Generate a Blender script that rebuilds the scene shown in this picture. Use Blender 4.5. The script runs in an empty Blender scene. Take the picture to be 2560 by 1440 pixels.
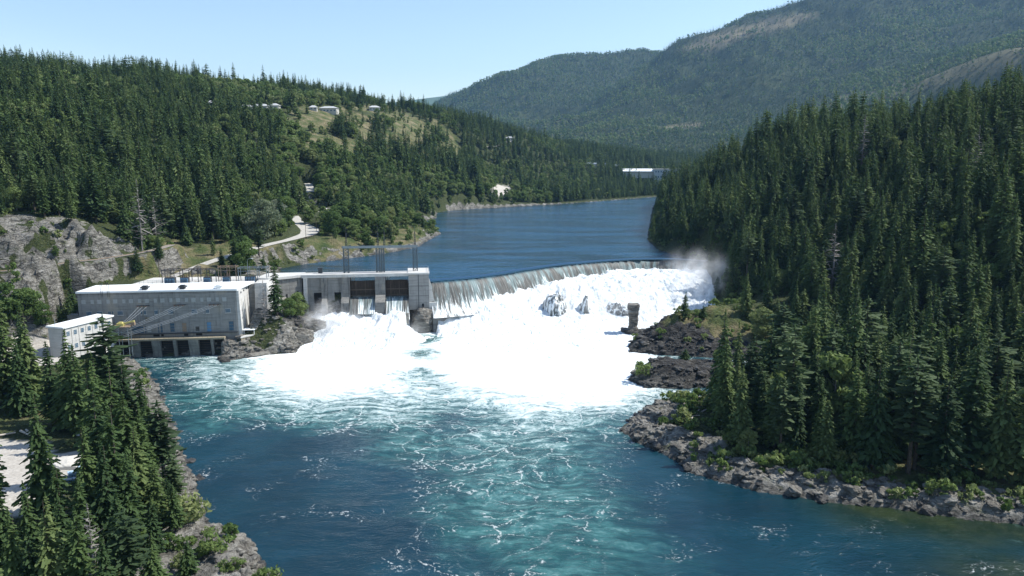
import bpy, bmesh, math, random
import numpy as np
from mathutils import Vector, Matrix, Euler
R = math.radians
rng = np.random.default_rng(11)
random.seed(5)
scn = bpy.context.scene
COL = scn.collection

# ------------------------------------------------------------------ camera, sky, sun, exposure
HC = 80.0; FPX = 1900.0; PITCH = math.atan(330/1900.0)
cam = bpy.data.cameras.new('camera'); camo = bpy.data.objects.new('camera', cam); COL.objects.link(camo)
camo.location = (0, 0, HC); camo.rotation_euler = (R(90)-PITCH, 0, 0)
cam.sensor_width = 36; cam.lens = 36*FPX/2560; cam.clip_start = 1; cam.clip_end = 30000
scn.camera = camo
SUN_EL, SUN_AZ = R(50), R(10)          # azimuth measured from +X towards +Y
w = bpy.data.worlds.new('World'); scn.world = w; w.use_nodes = True
nt = w.node_tree; nt.nodes.clear()
sky = nt.nodes.new('ShaderNodeTexSky'); sky.sky_type = 'NISHITA'; sky.sun_disc = False
sky.sun_elevation = SUN_EL; sky.sun_rotation = R(90)-SUN_AZ
sky.altitude = 300; sky.air_density = 1.1; sky.dust_density = 0.6; sky.ozone_density = 1.2
bg = nt.nodes.new('ShaderNodeBackground'); bg.inputs[1].default_value = 0.125
wo = nt.nodes.new('ShaderNodeOutputWorld')
nt.links.new(sky.outputs[0], bg.inputs[0]); nt.links.new(bg.outputs[0], wo.inputs[0])
sl = bpy.data.lights.new('sun', 'SUN'); sl.energy = 4.6; sl.angle = R(0.53); sl.color = (1.0, 0.965, 0.90)
so = bpy.data.objects.new('sun', sl); COL.objects.link(so)
sd = Vector((math.cos(SUN_EL)*math.cos(SUN_AZ), math.cos(SUN_EL)*math.sin(SUN_AZ), math.sin(SUN_EL)))
so.rotation_euler = sd.to_track_quat('Z', 'Y').to_euler()
scn.view_settings.view_transform = 'Standard'; scn.view_settings.look = 'None'
scn.view_settings.exposure = 0.62; scn.view_settings.gamma = 1.0
scn.cycles.max_bounces = 6; scn.cycles.volume_bounces = 4; scn.cycles.transparent_max_bounces = 12
scn.cycles.diffuse_bounces = 3; scn.cycles.glossy_bounces = 2; scn.cycles.transmission_bounces = 3
scn.cycles.caustics_reflective = False; scn.cycles.caustics_refractive = False

# ------------------------------------------------------------------ surveying helpers: photo pixel -> place
CT, ST = math.cos(PITCH), math.sin(PITCH)
def ray(px, py):
    u = (px-1280)/FPX; v = (720-py)/FPX
    return u, CT+v*ST, -ST+v*CT
def P(px, py, z=0.0):
    a, b, c = ray(px, py); t = (z-HC)/c
    return np.array((a*t, b*t, z))
def D(px, py, Y):
    a, b, c = ray(px, py); t = Y/b
    return np.array((a*t, Y, HC+c*t))
def proj(x, y, z):
    dz = z-HC; zc = y*CT-dz*ST; yc = y*ST+dz*CT
    zc = np.where(np.abs(zc) < 1e-3, 1e-3, zc)
    return 1280+FPX*x/zc, 720-FPX*yc/zc, zc

# ------------------------------------------------------------------ numpy noise
def _h(ix, iy, s):
    n = (ix.astype(np.int64)*374761393 + iy.astype(np.int64)*668265263 + s*1442695041) & 0xffffffff
    n = ((n ^ (n >> 13))*1274126177) & 0xffffffff
    return ((n ^ (n >> 16)) & 0xffffff)/float(0xffffff)
def vnoise(x, y, s=0):
    ix = np.floor(x); iy = np.floor(y); fx = x-ix; fy = y-iy
    fx = fx*fx*fx*(fx*(fx*6-15)+10); fy = fy*fy*fy*(fy*(fy*6-15)+10)
    a = _h(ix, iy, s); b = _h(ix+1, iy, s); c = _h(ix, iy+1, s); d = _h(ix+1, iy+1, s)
    return (a*(1-fx)+b*fx)*(1-fy)+(c*(1-fx)+d*fx)*fy
def fbm(x, y, sc, oc=4, s=0, g=0.5):
    o = np.zeros_like(x, dtype=float); a = 1; t = 0
    for i in range(oc):
        c, k = math.cos(i*1.3), math.sin(i*1.3)
        o += a*vnoise((x*c-y*k)/sc+17*i, (x*k+y*c)/sc-9*i, s+i); t += a; a *= g; sc *= 0.5
    return o/t
def ridged(x, y, sc, oc=4, s=0):
    o = np.zeros_like(x, dtype=float); a = 1; t = 0
    for i in range(oc):
        c, k = math.cos(i*1.1+.4), math.sin(i*1.1+.4)
        o += a*(1-np.abs(2*vnoise((x*c-y*k)/sc+17*i, (x*k+y*c)/sc-9*i, s+i)-1)); t += a; a *= 0.55; sc *= 0.5
    return o/t
def sstep(a, b, x):
    t = np.clip((x-a)/(b-a), 0, 1); return t*t*(3-2*t)
class MQ:
    def __init__(s, pts, vals, c=25.0, lam=0.0):
        s.p = np.array(pts, float)[:, :2]; s.c = c
        v = np.array(vals, float); n = len(v)
        d = np.sqrt(((s.p[:, None]-s.p[None])**2).sum(2)+c*c)
        A = np.zeros((n+1, n+1)); A[:n, :n] = -d; A[:n, :n] += np.eye(n)*lam; A[n, :n] = 1; A[:n, n] = 1
        b = np.zeros((n+1,)+v.shape[1:]); b[:n] = v
        s.w = np.linalg.solve(A, b)
    def __call__(s, x, y):
        sh = x.shape; x = x.ravel(); y = y.ravel()
        o = np.zeros((len(x),)+s.w.shape[1:])
        for i in range(len(s.p)):
            d = np.sqrt((x-s.p[i, 0])**2+(y-s.p[i, 1])**2+s.c**2)
            o -= d[:, None]*s.w[i] if o.ndim == 2 else d*s.w[i]
        o += s.w[-1]
        return o.reshape(sh+s.w.shape[1:])
def pdist(poly, x, y):
    d = np.full(x.shape, 1e18); ins = np.zeros(x.shape, bool); n = len(poly)
    for i in range(n):
        ax, ay = poly[i][:2]; bx, by = poly[(i+1) % n][:2]
        ex, ey = bx-ax, by-ay; L = ex*ex+ey*ey+1e-9
        t = np.clip(((x-ax)*ex+(y-ay)*ey)/L, 0, 1)
        d = np.minimum(d, (x-ax-t*ex)**2+(y-ay-t*ey)**2)
        if ay != by:
            c = ((ay > y) != (by > y)) & (x < ex*(y-ay)/(by-ay)+ax); ins ^= c
    d = np.sqrt(d); return np.where(ins, -d, d)      # negative inside
def ldist(pts, x, y):
    d = np.full(x.shape, 1e18); h = np.zeros(x.shape)
    for i in range(len(pts)-1):
        ax, ay, az = pts[i]; bx, by, bz = pts[i+1]
        ex, ey = bx-ax, by-ay; L = ex*ex+ey*ey+1e-9
        t = np.clip(((x-ax)*ex+(y-ay)*ey)/L, 0, 1)
        q = (x-ax-t*ex)**2+(y-ay-t*ey)**2; m = q < d
        d = np.where(m, q, d); h = np.where(m, az+t*(bz-az), h)
    return np.sqrt(d), h

# ------------------------------------------------------------------ objects and materials
def tag(o, label=None, cat=None, group=None, kind=None):
    if label: o['label'] = label
    if cat: o['category'] = cat
    if group: o['group'] = group
    if kind: o['kind'] = kind
    return o
def link(o, parent=None):
    COL.objects.link(o)
    if parent is not None: o.parent = parent
    return o
def empty(name, loc=(0, 0, 0), rz=0.0):
    o = bpy.data.objects.new(name, None); o.location = loc; o.rotation_euler = (0, 0, rz)
    o.empty_display_size = 1; return link(o)
def mesh_np(name, V, F, mat=None, smooth=False):
    V = np.asarray(V, np.float32); F = np.asarray(F, np.int32); k = F.shape[1]
    me = bpy.data.meshes.new(name); me.vertices.add(len(V)); me.vertices.foreach_set('co', V.ravel())
    me.loops.add(F.size); me.loops.foreach_set('vertex_index', F.ravel())
    me.polygons.add(len(F)); me.polygons.foreach_set('loop_start', np.arange(0, F.size, k, dtype=np.int32))
    me.polygons.foreach_set('loop_total', np.full(len(F), k, np.int32))
    if smooth: me.polygons.foreach_set('use_smooth', np.ones(len(F), bool))
    me.update(calc_edges=True); me.validate()
    if mat: me.materials.append(mat)
    return me
def grid_faces(ny, nx, keep=None):
    i = np.arange(ny-1)[:, None]*nx+np.arange(nx-1)[None]
    f = np.stack((i, i+1, i+nx+1, i+nx), -1).reshape(-1, 4)
    return f if keep is None else f[keep.ravel()]
def compact(V, F):
    u, inv = np.unique(F.ravel(), return_inverse=True)
    return V[u], inv.reshape(F.shape), u
def set_attr(me, name, arr):
    arr = np.asarray(arr, np.float32)
    if arr.ndim == 1:
        a = me.attributes.new(name, 'FLOAT', 'POINT'); a.data.foreach_set('value', arr)
    else:
        a = me.attributes.new(name, 'FLOAT_COLOR', 'POINT')
        if arr.shape[1] == 3: arr = np.concatenate((arr, np.ones((len(arr), 1), np.float32)), 1)
        a.data.foreach_set('color', arr.ravel())
class NT:
    def __init__(s, name):
        s.m = bpy.data.materials.new(name); s.m.use_nodes = True; s.t = s.m.node_tree; s.t.nodes.clear()
        s.out = s.n('ShaderNodeOutputMaterial')
    def n(s, ty, **k):
        x = s.t.nodes.new(ty)
        for a, b in k.items(): setattr(x, a, b)
        return x
    def put(s, sock, v):
        if isinstance(v, bpy.types.NodeSocket): s.t.links.new(v, sock)
        elif v is not None:
            try: sock.default_value = v
            except Exception: sock.default_value = tuple(v)+(1,)
    def pos(s): return s.n('ShaderNodeNewGeometry').outputs['Position']
    def obj(s): return s.n('ShaderNodeTexCoord').outputs['Object']
    def rand(s): return s.n('ShaderNodeObjectInfo').outputs['Random']
    def mapv(s, v, sc=(1, 1, 1), rot=(0, 0, 0), loc=(0, 0, 0)):
        m = s.n('ShaderNodeMapping'); s.put(m.inputs[0], v); m.inputs[1].default_value = loc
        m.inputs[2].default_value = rot; m.inputs[3].default_value = sc; return m.outputs[0]
    def noise(s, v, sc, det=4, ro=0.55, dist=0.0, col=False):
        x = s.n('ShaderNodeTexNoise'); s.put(x.inputs['Vector'], v); x.inputs['Scale'].default_value = sc
        x.inputs['Detail'].default_value = det; x.inputs['Roughness'].default_value = ro; x.inputs['Distortion'].default_value = dist
        return x.outputs['Color' if col else 'Fac']
    def vor(s, v, sc, feat='F1', out='Distance', rnd=1.0):
        x = s.n('ShaderNodeTexVoronoi', feature=feat); s.put(x.inputs['Vector'], v); x.inputs['Scale'].default_value = sc
        x.inputs['Randomness'].default_value = rnd
        return x.outputs[out]
    def attr(s, name, out='Fac', ty='GEOMETRY'):
        x = s.n('ShaderNodeAttribute'); x.attribute_name = name; x.attribute_type = ty; return x.outputs[out]
    def math(s, op, a, b=None, c=None, clamp=False):
        x = s.n('ShaderNodeMath', operation=op, use_clamp=clamp); s.put(x.inputs[0], a); s.put(x.inputs[1], b)
        if c is not None: s.put(x.inputs[2], c)
        return x.outputs[0]
    def vmath(s, op, a, b=None, sc=None):
        x = s.n('ShaderNodeVectorMath', operation=op); s.put(x.inputs[0], a); s.put(x.inputs[1], b)
        if sc is not None: s.put(x.inputs['Scale'], sc)
        return x.outputs[0]
    def rng(s, v, a, b, c=0.0, d=1.0, smooth=True):
        x = s.n('ShaderNodeMapRange'); x.interpolation_type = 'SMOOTHSTEP' if smooth else 'LINEAR'
        for k, q in enumerate((v, a, b, c, d)): s.put(x.inputs[k], q)
        return x.outputs[0]
    def mix(s, f, a, b, blend='MIX'):
        x = s.n('ShaderNodeMix', data_type='RGBA', blend_type=blend); x.clamp_factor = True
        s.put(x.inputs[0], f); s.put(x.inputs[6], a); s.put(x.inputs[7], b); return x.outputs[2]
    def ramp(s, f, stops):
        x = s.n('ShaderNodeValToRGB'); s.put(x.inputs[0], f); e = x.color_ramp.elements
        while len(e) < len(stops): e.new(0.5)
        for k, (p, c) in enumerate(stops): e[k].position = p; e[k].color = tuple(c)+(1,)
        return x.outputs[0]
    def sep(s, v):
        x = s.n('ShaderNodeSeparateXYZ'); s.put(x.inputs[0], v); return x.outputs
    def bump(s, h, dist=1.0, st=1.0, nrm=None):
        x = s.n('ShaderNodeBump'); s.put(x.inputs['Height'], h); x.inputs['Distance'].default_value = dist
        s.put(x.inputs['Strength'], st)
        if nrm is not None: s.put(x.inputs['Normal'], nrm)
        return x.outputs[0]
    def bsdf(s, col, rough=0.8, nrm=None, spec=0.3, metal=0.0, **k):
        x = s.n('ShaderNodeBsdfPrincipled'); s.put(x.inputs['Base Color'], col); s.put(x.inputs['Roughness'], rough)
        s.put(x.inputs['Specular IOR Level'], spec); s.put(x.inputs['Metallic'], metal)
        if nrm is not None: s.put(x.inputs['Normal'], nrm)
        for a, b in k.items(): s.put(x.inputs[a], b)
        return x.outputs[0]
    def done(s, sh, slot=0):
        s.t.links.new(sh, s.out.inputs[slot]); return s.m
# ------------------------------------------------------------------ shorelines
ZU = 22.0
U1 = np.array((0.9934, 0.1151)); U2 = np.array((-0.1151, 0.9934)); PO = np.array((-111.8, 303.3))  # powerhouse axes
def PH(a, b, z=0.0): q = PO+U1*a+U2*b; return (float(q[0]), float(q[1]), z)
crest_px = [(1084, 704), (1140, 700), (1200, 694), (1260, 686), (1320, 676), (1380, 667), (1440, 660), (1500, 655), (1560, 651), (1620, 649), (1690, 650), (1760, 655)]
CREST = [P(a, b, ZU) for a, b in crest_px]
p0 = lambda *q: [P(a, b, 0.0) for a, b in q]
pu = lambda *q: [P(a, b, ZU) for a, b in q]
LOW = p0((900, 3400), (860, 1900), (780, 1640), (700, 1480), (655, 1425), (640, 1390), (590, 1350), (530, 1325), (505, 1290), (490, 1215), (470, 1180), (440, 1110), (420, 1040), (385, 960), (345, 915)) \
    + [PH(-46, -12), PH(-46, -1), PH(-5, -1), PH(-5, -8)] + p0((548, 905), (600, 897), (650, 888), (730, 883), (765, 868), (790, 835)) \
    + [np.array((-86, 333, 0)), np.array((-48, 343, 0)), np.array((-44, 339, 0)), np.array((-36, 342, 0)), np.array((-35, 351, 0))] \
    + [c.copy() for c in CREST[1:]] \
    + [np.array((104, 400, 0)), np.array((100, 372, 0)), np.array((86, 350, 0)), np.array((66, 338, 0)), np.array((56, 328, 0))] \
    + p0((1572, 862), (1575, 880), (1640, 886), (1760, 893), (1840, 899), (1900, 906), (1945, 925), (1950, 945), (1905, 965), (1880, 985), (1850, 996), (1740, 1006), (1640, 1012), (1590, 1040), (1550, 1078), (1590, 1105), (1640, 1125),
         (1700, 1155), (1722, 1180), (1800, 1205), (1900, 1228), (2000, 1243), (2100, 1258), (2200, 1266), (2350, 1288), (2560, 1312), (2800, 1345), (3100, 1400), (3900, 1640), (5200, 2200), (5200, 3400))
ISLET = p0((1568, 951), (1590, 930), (1640, 918), (1700, 915), (1800, 921), (1880, 931), (1900, 940), (1905, 952), (1860, 963), (1780, 970), (1700, 973), (1610, 970))
UP = [np.array((-107, 345, ZU))] + pu((700, 672), (760, 661), (860, 648), (960, 634), (1040, 619), (1060, 607), (1102, 584), (1062, 572), (1042, 560), (1092, 545), (1092, 531), (1150, 524), (1250, 518), (1400, 510), (1500, 503),
      (1640, 492), (1730, 487), (1760, 494), (1650, 502), (1632, 520), (1625, 560), (1618, 600), (1650, 628), (1720, 643), (1768, 652)) \
    + [c.copy() for c in CREST[::-1]][:-1] + [np.array((-36, 352, ZU)), np.array((-40, 350, ZU))]
# ------------------------------------------------------------------ ground survey (px, py, distance)
G = [
 # left hill skyline (ground) and beyond
 (-300, 222, 520), (0, 256, 540), (250, 268, 610), (420, 284, 680), (620, 300, 760), (820, 288, 880), (1000, 305, 1020), (1150, 320, 1180), (1300, 345, 1350), (1450, 375, 1600), (1600, 395, 1900),
 (-300, 300, 440), (0, 330, 470), (200, 330, 520), (400, 350, 580), (600, 350, 660), (800, 335, 800), (950, 345, 900), (1100, 360, 1050),
 (0, 470, 390), (200, 450, 430), (400, 450, 490), (600, 440, 560), (780, 385, 690), (900, 400, 760), (1050, 385, 900), (1200, 410, 1150), (1400, 440, 1300), (1600, 445, 1450), (1700, 450, 1500),
 (300, 545, 390), (450, 545, 430), (600, 530, 470), (740, 480, 590), (900, 470, 660), (1050, 460, 800), (1250, 480, 1020), (1450, 485, 1150), (1600, 475, 1250),
 # rock cliff behind the powerhouse
 (-250, 560, 330), (0, 565, 340), (130, 558, 350), (250, 585, 352), (320, 625, 350),
 (-250, 672, 305), (0, 675, 315), (130, 665, 322), (250, 645, 335), (340, 640, 345),
 (0, 740, 292), (60, 760, 290), (130, 720, 308), (200, 715, 316), (290, 705, 330), (330, 690, 333),
 (-200, 900, 262), (0, 870, 275), (60, 850, 282), (110, 840, 286), (150, 800, 303),
 (380, 640, 362), (440, 610, 385), (470, 665, 362), (540, 655, 372), (640, 625, 395), (720, 600, 430), (800, 575, 480), (760, 540, 505), (900, 580, 500), (1000, 560, 560), (850, 615, 440), (960, 605, 490), (700, 560, 490), (560, 600, 415),
 (820, 520, 560), (960, 540, 600), (1040, 520, 720),
 (380, 690, 338), (500, 690, 335), (600, 690, 338), (660, 692, 338),
 # rocks by the intake
 (700, 735, 320), (740, 790, 322), (690, 820, 310), (760, 800, 318),
 # near left bank
 (-400, 1000, 240), (-300, 1300, 165), (0, 940, 245), (100, 930, 250), (180, 900, 268), (0, 1040, 215), (150, 1040, 217), (280, 1010, 222), (0, 1180, 183), (120, 1180, 184), (250, 1200, 182), (0, 1290, 162), (150, 1300, 162), (330, 1200, 184), (330, 1330, 160), (420, 1250, 175),
 (0, 1440, 138), (200, 1440, 138), (350, 1400, 147), (450, 1350, 158), (520, 1400, 148), (560, 1430, 143), (0, 1640, 112), (400, 1640, 112), (-500, 1640, 110),
 # right side: peninsula, shore, hill
 (1620, 845, 322), (1660, 815, 322), (1700, 797, 325), (1800, 782, 325), (1850, 770, 332), (1900, 760, 340), (1780, 850, 308), (1880, 860, 304), (1960, 850, 306), (1960, 800, 320),
 (1650, 1030, 237), (1700, 1040, 232), (1800, 1020, 236), (1660, 1080, 219), (1760, 1080, 217), (1850, 1060, 220), (1850, 1150, 198), (1960, 1120, 203), (1960, 1180, 190), (2100, 1180, 188), (2300, 1190, 184), (2500, 1200, 180), (2700, 1230, 176), (3000, 1280, 168),
 (2000, 950, 262), (2100, 1040, 225), (2300, 1050, 216), (2500, 1040, 212), (2700, 1000, 210),
 (2000, 860, 300), (2150, 880, 272), (2350, 900, 252), (2560, 880, 240), (2800, 860, 235),
 (1800, 700, 385), (1900, 700, 372), (2000, 720, 345), (2150, 720, 318), (2350, 740, 285), (2560, 720, 268), (2800, 700, 262),
 (1780, 640, 425), (1900, 590, 420), (2050, 580, 390), (2200, 580, 355), (2400, 580, 320), (2560, 560, 300), (2800, 520, 300),
 (1660, 600, 520), (1700, 540, 560), (1800, 520, 520), (1950, 480, 470), (2100, 460, 430), (2300, 450, 385), (2500, 430, 360), (2800, 380, 350),
 (1680, 510, 760), (1720, 480, 800), (1800, 430, 640), (1900, 400, 560), (2050, 370, 520), (2200, 370, 480), (2350, 360, 440), (2500, 330, 420), (2700, 280, 420), (3000, 240, 420),
 (1760, 470, 1000), (1850, 430, 900), (2000, 410, 800), (2300, 420, 700), (2700, 400, 700), (3200, 330, 600),
]
gp = [D(*g) for g in G]
shore_pts = [(q, 0.0) for q in LOW[::2]] + [(q, ZU) for q in UP[1:24:2]]
pts = [g for g in gp]+[q for q, _ in shore_pts]; vals = [g[2] for g in gp]+[z+1.0 for _, z in shore_pts]
# keep sites distinct
pp, vv = [], []
for q, v in zip(pts, vals):
    if all((q[0]-r[0])**2+(q[1]-r[1])**2 > 9 for r in pp): pp.append(q); vv.append(v)
BASE = MQ(pp, vv, c=12.0, lam=0.3)
# levelled pads, roads
DECK = 27.0
ROADS = {
 'main': [(430, 692, 348), (480, 672, 356), (540, 650, 368), (600, 632, 384), (660, 614, 402), (720, 600, 424), (765, 587, 450), (772, 573, 470), (752, 558, 488), (735, 540, 505)],
 'upper': [(790, 535, 545), (825, 520, 565), (780, 524, 575), (740, 496, 600), (775, 480, 615), (770, 458, 650)],
 'rail': [(-120, 684, 308), (0, 678, 313), (100, 668, 320), (180, 655, 328), (250, 648, 335), (320, 637, 343), (380, 626, 352), (430, 612, 366)],
}
ROADW = {ROAD: [D(*q) for q in v] for ROAD, v in ROADS.items()}
def spline(pts, n=8):
    P_ = np.array(pts); o = []
    for i in range(len(P_)-1):
        a = P_[max(i-1, 0)]; b = P_[i]; c = P_[i+1]; d = P_[min(i+2, len(P_)-1)]
        for t in np.linspace(0, 1, n, endpoint=False):
            o.append(0.5*((2*b)+(c-a)*t+(2*a-5*b+4*c-d)*t*t+(3*b-a-3*c+d)*t**3))
    o.append(P_[-1]); return np.array(o)
RS = {k: spline(v) for k, v in ROADW.items()}
RW = {'main': 3.6, 'upper': 3.5, 'rail': 2.6}
PADS = [([PH(-75, 2), PH(2, 2), PH(2, 24), PH(-52, 24), PH(-75, 24)], 8.0, 3.0),
        ([PH(-66, 23.5), PH(8, 23.5), PH(12, 44), PH(-52, 44)], DECK-1.4, 4.0),
        ([(-171, 267), (-161, 267), (-154, 290), (-164, 292)], 5.0, 4.0),
        ([P(-60, 1120, 9), P(100, 1100, 9), P(230, 1100, 9), P(250, 1290, 9), P(60, 1300, 9), P(-60, 1300, 9)], 9.0, 10.0)]
CARVE = [PH(12.4, 9), PH(2.2, 9), PH(2.2, 22), PH(9, 22), PH(12.5, 21), (-107.5, 329.0), (-96, 338.0), (-90, 338), (-88, 322), (-96, 314)]
def height(x, y, detail=True):
    b = BASE(x, y)
    dl = pdist(LOW, x, y); di = pdist(ISLET, x, y); du = pdist(UP, x, y)
    warp = (fbm(x, y, 9, 4, 3)-0.5)*5.0
    far = sstep(500, 800, y)
    dlw = dl+warp*(1-far)*np.clip(np.abs(dl)/4, .25, 1); duw = du+warp*np.clip(np.abs(du)/4, .25, 1)*(1+far*1.5)
    near_u = 1/np.maximum(du, .5); near_l = 1/np.maximum(dl, .5)
    lev = (ZU*near_u+0*near_l)/(near_u+near_l)
    dn = np.minimum(np.maximum(dlw, 0), np.maximum(duw, 0))
    s = sstep(0, 14, dn+2)
    land = lev+0.25+np.minimum(dn, 3)*0.45+(np.maximum(b-lev, 0.3)-0.3)*s
    isl = 0.3+4.6*sstep(-0.5, 8.5, -(di+warp*.45))*(0.75+.5*fbm(x, y, 14, 2, 8))
    rk = np.clip(sstep(26, 6, dn)*(y < 700), 0, 1)
    if detail:
        n1 = ridged(x*1.0+y*.3, y*1.0-x*.2, 11, 5, 21)-0.5; n2 = ridged(x+y*.5, (y-x*.3)*1.6, 4, 3, 31)-.5
        amp = 1.0+np.where(x > 60, 1.6, 4.2)*rk*sstep(.5, 8, dn)
        cliff = np.exp(-(((x+188)/55)**2+((y-318)/32)**2))
        rc = ridged(x+b*.35, y-b*.5, 13, 5, 41)
        land += n1*amp*sstep(0, 6, dn)+n2*1.7*rk+((rc-.5)*13+(ridged(x+b*.6, y-b*.8, 5.5, 4, 45)**2-.3)*9)*np.clip(cliff*1.4, 0, 1)
        land += (fbm(x, y, 60, 4, 5)-.5)*14*sstep(250, 500, y)*sstep(10, 60, dn)
        pen = np.exp(-(((x-75)/30)**2+((y-318)/14)**2)); land += (ridged(x, y*1.4, 8, 5, 77)-.42)*8.0*pen*sstep(.5, 5, dn)
        isl += (ridged(x*.6, y*1.5, 6, 5, 51)-.5)*3.6*sstep(0, 4, -di)
        # strata terraces on rock
        q = 1.1; land = land*(1-.6*rk)+.6*rk*(np.floor(land/q)+sstep(.25, .75, land/q-np.floor(land/q)))*q
    cv = pdist(CARVE, x, y); k = sstep(2.5, -1, cv); land = land*(1-k)+np.minimum(land, 11.5+(n1*7 if detail else 0)+np.clip(b-16, -3, 3)*.3)*k
    if detail: kc = np.clip(cliff*1.6, 0, 1)*.7; q = 3.4; lw = land+(fbm(x, y, 16, 3, 93)-.5)*6; land = land*(1-kc)+kc*((np.floor(lw/q)+sstep(.3, .62, lw/q-np.floor(lw/q)))*q+land-lw)
    for poly, z, soft in PADS:
        k = sstep(soft, 0, pdist(poly, x, y)); land = land*(1-k)+z*k
    for k_, rs in RS.items():
        d, h = ldist([tuple(q) for q in rs[::4]]+[tuple(rs[-1])], x, y); k = sstep(RW[k_]+5, RW[k_]+.8, d); land = land*(1-k)+(h-0.12)*k
    z = land
    inl = dlw < 0; inu = duw < 0
    bedl = -np.minimum(-dlw*.45, 6)-.15
    z = np.where((dl < 0) & inl, np.where(di+warp*.45 < 0, np.maximum(isl, bedl), bedl), z)
    z = np.where(inu & ~((dl < 0)), ZU-np.minimum(-duw*.5, 6)-.2, z)
    return z, dl, du, di, dn
def ax(segs):
    o = [segs[0][0]]
    for a, b, s in segs:
        n = max(1, int(round((b-a)/s))); o += list(np.linspace(a, b, n+1)[1:])
    return np.array(o)
gx = ax([(-1500, -700, 40), (-700, -350, 10), (-350, -200, 3), (-200, -130, 1.1), (-130, 40, 1.6), (40, 150, .9), (150, 230, 1.8), (230, 500, 4), (500, 1300, 25), (1300, 2000, 60)])
gy = ax([(60, 110, 5), (110, 250, 1.1), (250, 350, .9), (350, 440, 1.6), (440, 700, 3.2), (700, 1300, 7), (1300, 2300, 25)])
GX, GY = np.meshgrid(gx, gy)
GZ, DL, DU, DI, DN = height(GX, GY)
# clearings, outlined on the photo and laid on the ground
def inpoly(poly, u, v):
    return pdist(poly, u, v) < 0
pxg, pyg, zc = proj(GX, GY, GZ)
pxw = pxg+(fbm(GX, GY, 8, 3, 91)-.5)*26; pyw = pyg+(fbm(GX, GY, 8, 3, 92)-.5)*20
ROCKP = [[(-200, 545), (60, 540), (190, 545), (262, 585), (300, 640), (330, 700), (250, 740), (170, 800), (120, 830), (60, 700), (0, 640), (-200, 640)],
         [(640, 690), (720, 700), (800, 780), (790, 880), (600, 905), (540, 910), (550, 850), (620, 850)],
         [(330, 1290), (420, 1180), (470, 1180), (700, 1480), (300, 1480), (380, 1350)],
         [(0, 640), (130, 640), (270, 700), (180, 800), (60, 700)]]
GRASSP = [[(690, 330), (740, 268), (960, 262), (1060, 290), (1130, 330), (1160, 395), (1000, 380), (940, 370), (880, 395), (780, 372), (720, 330)],
          [(1030, 360), (1120, 355), (1125, 392), (1060, 400)], [(740, 360), (930, 340), (930, 380), (750, 380)], [(700, 300), (760, 290), (700, 345)],
          [(440, 600), (480, 640), (420, 680), (340, 690), (320, 650), (380, 625)], [(330, 640), (640, 590), (700, 610), (560, 690), (340, 700)],
          [(740, 600), (1060, 560), (1060, 610), (780, 660), (700, 640)], [(1570, 800), (1730, 760), (1870, 760), (2000, 900), (1900, 930), (1560, 930)],
          [(0, 1015), (240, 1040), (240, 1060), (0, 1060)], [(1900, 1140), (2560, 1160), (2560, 1300), (1900, 1230)]]
DIRTP = [[(-100, 1098), (110, 1098), (150, 1150), (160, 1300), (-100, 1290)], [(140, 1130), (240, 1120), (240, 1195), (140, 1190)], [(1225, 465), (1275, 462), (1280, 492), (1232, 490)],
         [(-100, 820), (130, 850), (200, 905), (100, 915), (-100, 900)]]
def msk(polys, soft):
    m = np.zeros(GX.shape)
    for p_ in polys: m = np.maximum(m, sstep(soft, -soft, pdist(p_, pxw, pyw)))
    return m*(zc > 0)
mrock = np.maximum(msk(ROCKP, 6), sstep(15, 8, DN*np.where(GY > 385, 2.4, np.where((GX > 78) & (GY < 235), 1.9, 1))+(fbm(GX, GY, 14, 4, 61)-.5)*16)*(GY < 1300)*(1-.85*((GX > 60) & (GY > 350))))
gzy, gzx = np.gradient(GZ, gy, gx); slope = np.hypot(gzx, gzy)
mrock = np.maximum(mrock, sstep(.75, 1.1, slope)*(GY < 600)*(GX < 60))
mrock = np.maximum(mrock, ((DL < 0) | (DU < 0))*1.0)
mrock = mrock*(1-.8*sstep(.50, .62, fbm(GX, GY, 5, 5, 66))*(GX < -60)*(GY > 296))
mgrass = msk(GRASSP, 5)*sstep(.36, .5, fbm(GX, GY, 26, 4, 62)+.06); mdirt = msk(DIRTP, 3)
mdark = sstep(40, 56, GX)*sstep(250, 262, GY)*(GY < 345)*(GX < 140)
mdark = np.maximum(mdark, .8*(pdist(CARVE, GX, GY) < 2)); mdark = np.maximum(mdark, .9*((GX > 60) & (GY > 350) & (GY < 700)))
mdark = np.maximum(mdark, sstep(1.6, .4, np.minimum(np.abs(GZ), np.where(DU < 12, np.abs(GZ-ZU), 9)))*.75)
mrock = mrock*(1-sstep(0, 1, sum(np.where(pdist(pl, GX, GY) < 1, 1, 0) for pl, _, _ in PADS)))
V = np.stack((GX, GY, GZ), -1).reshape(-1, 3)
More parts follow.
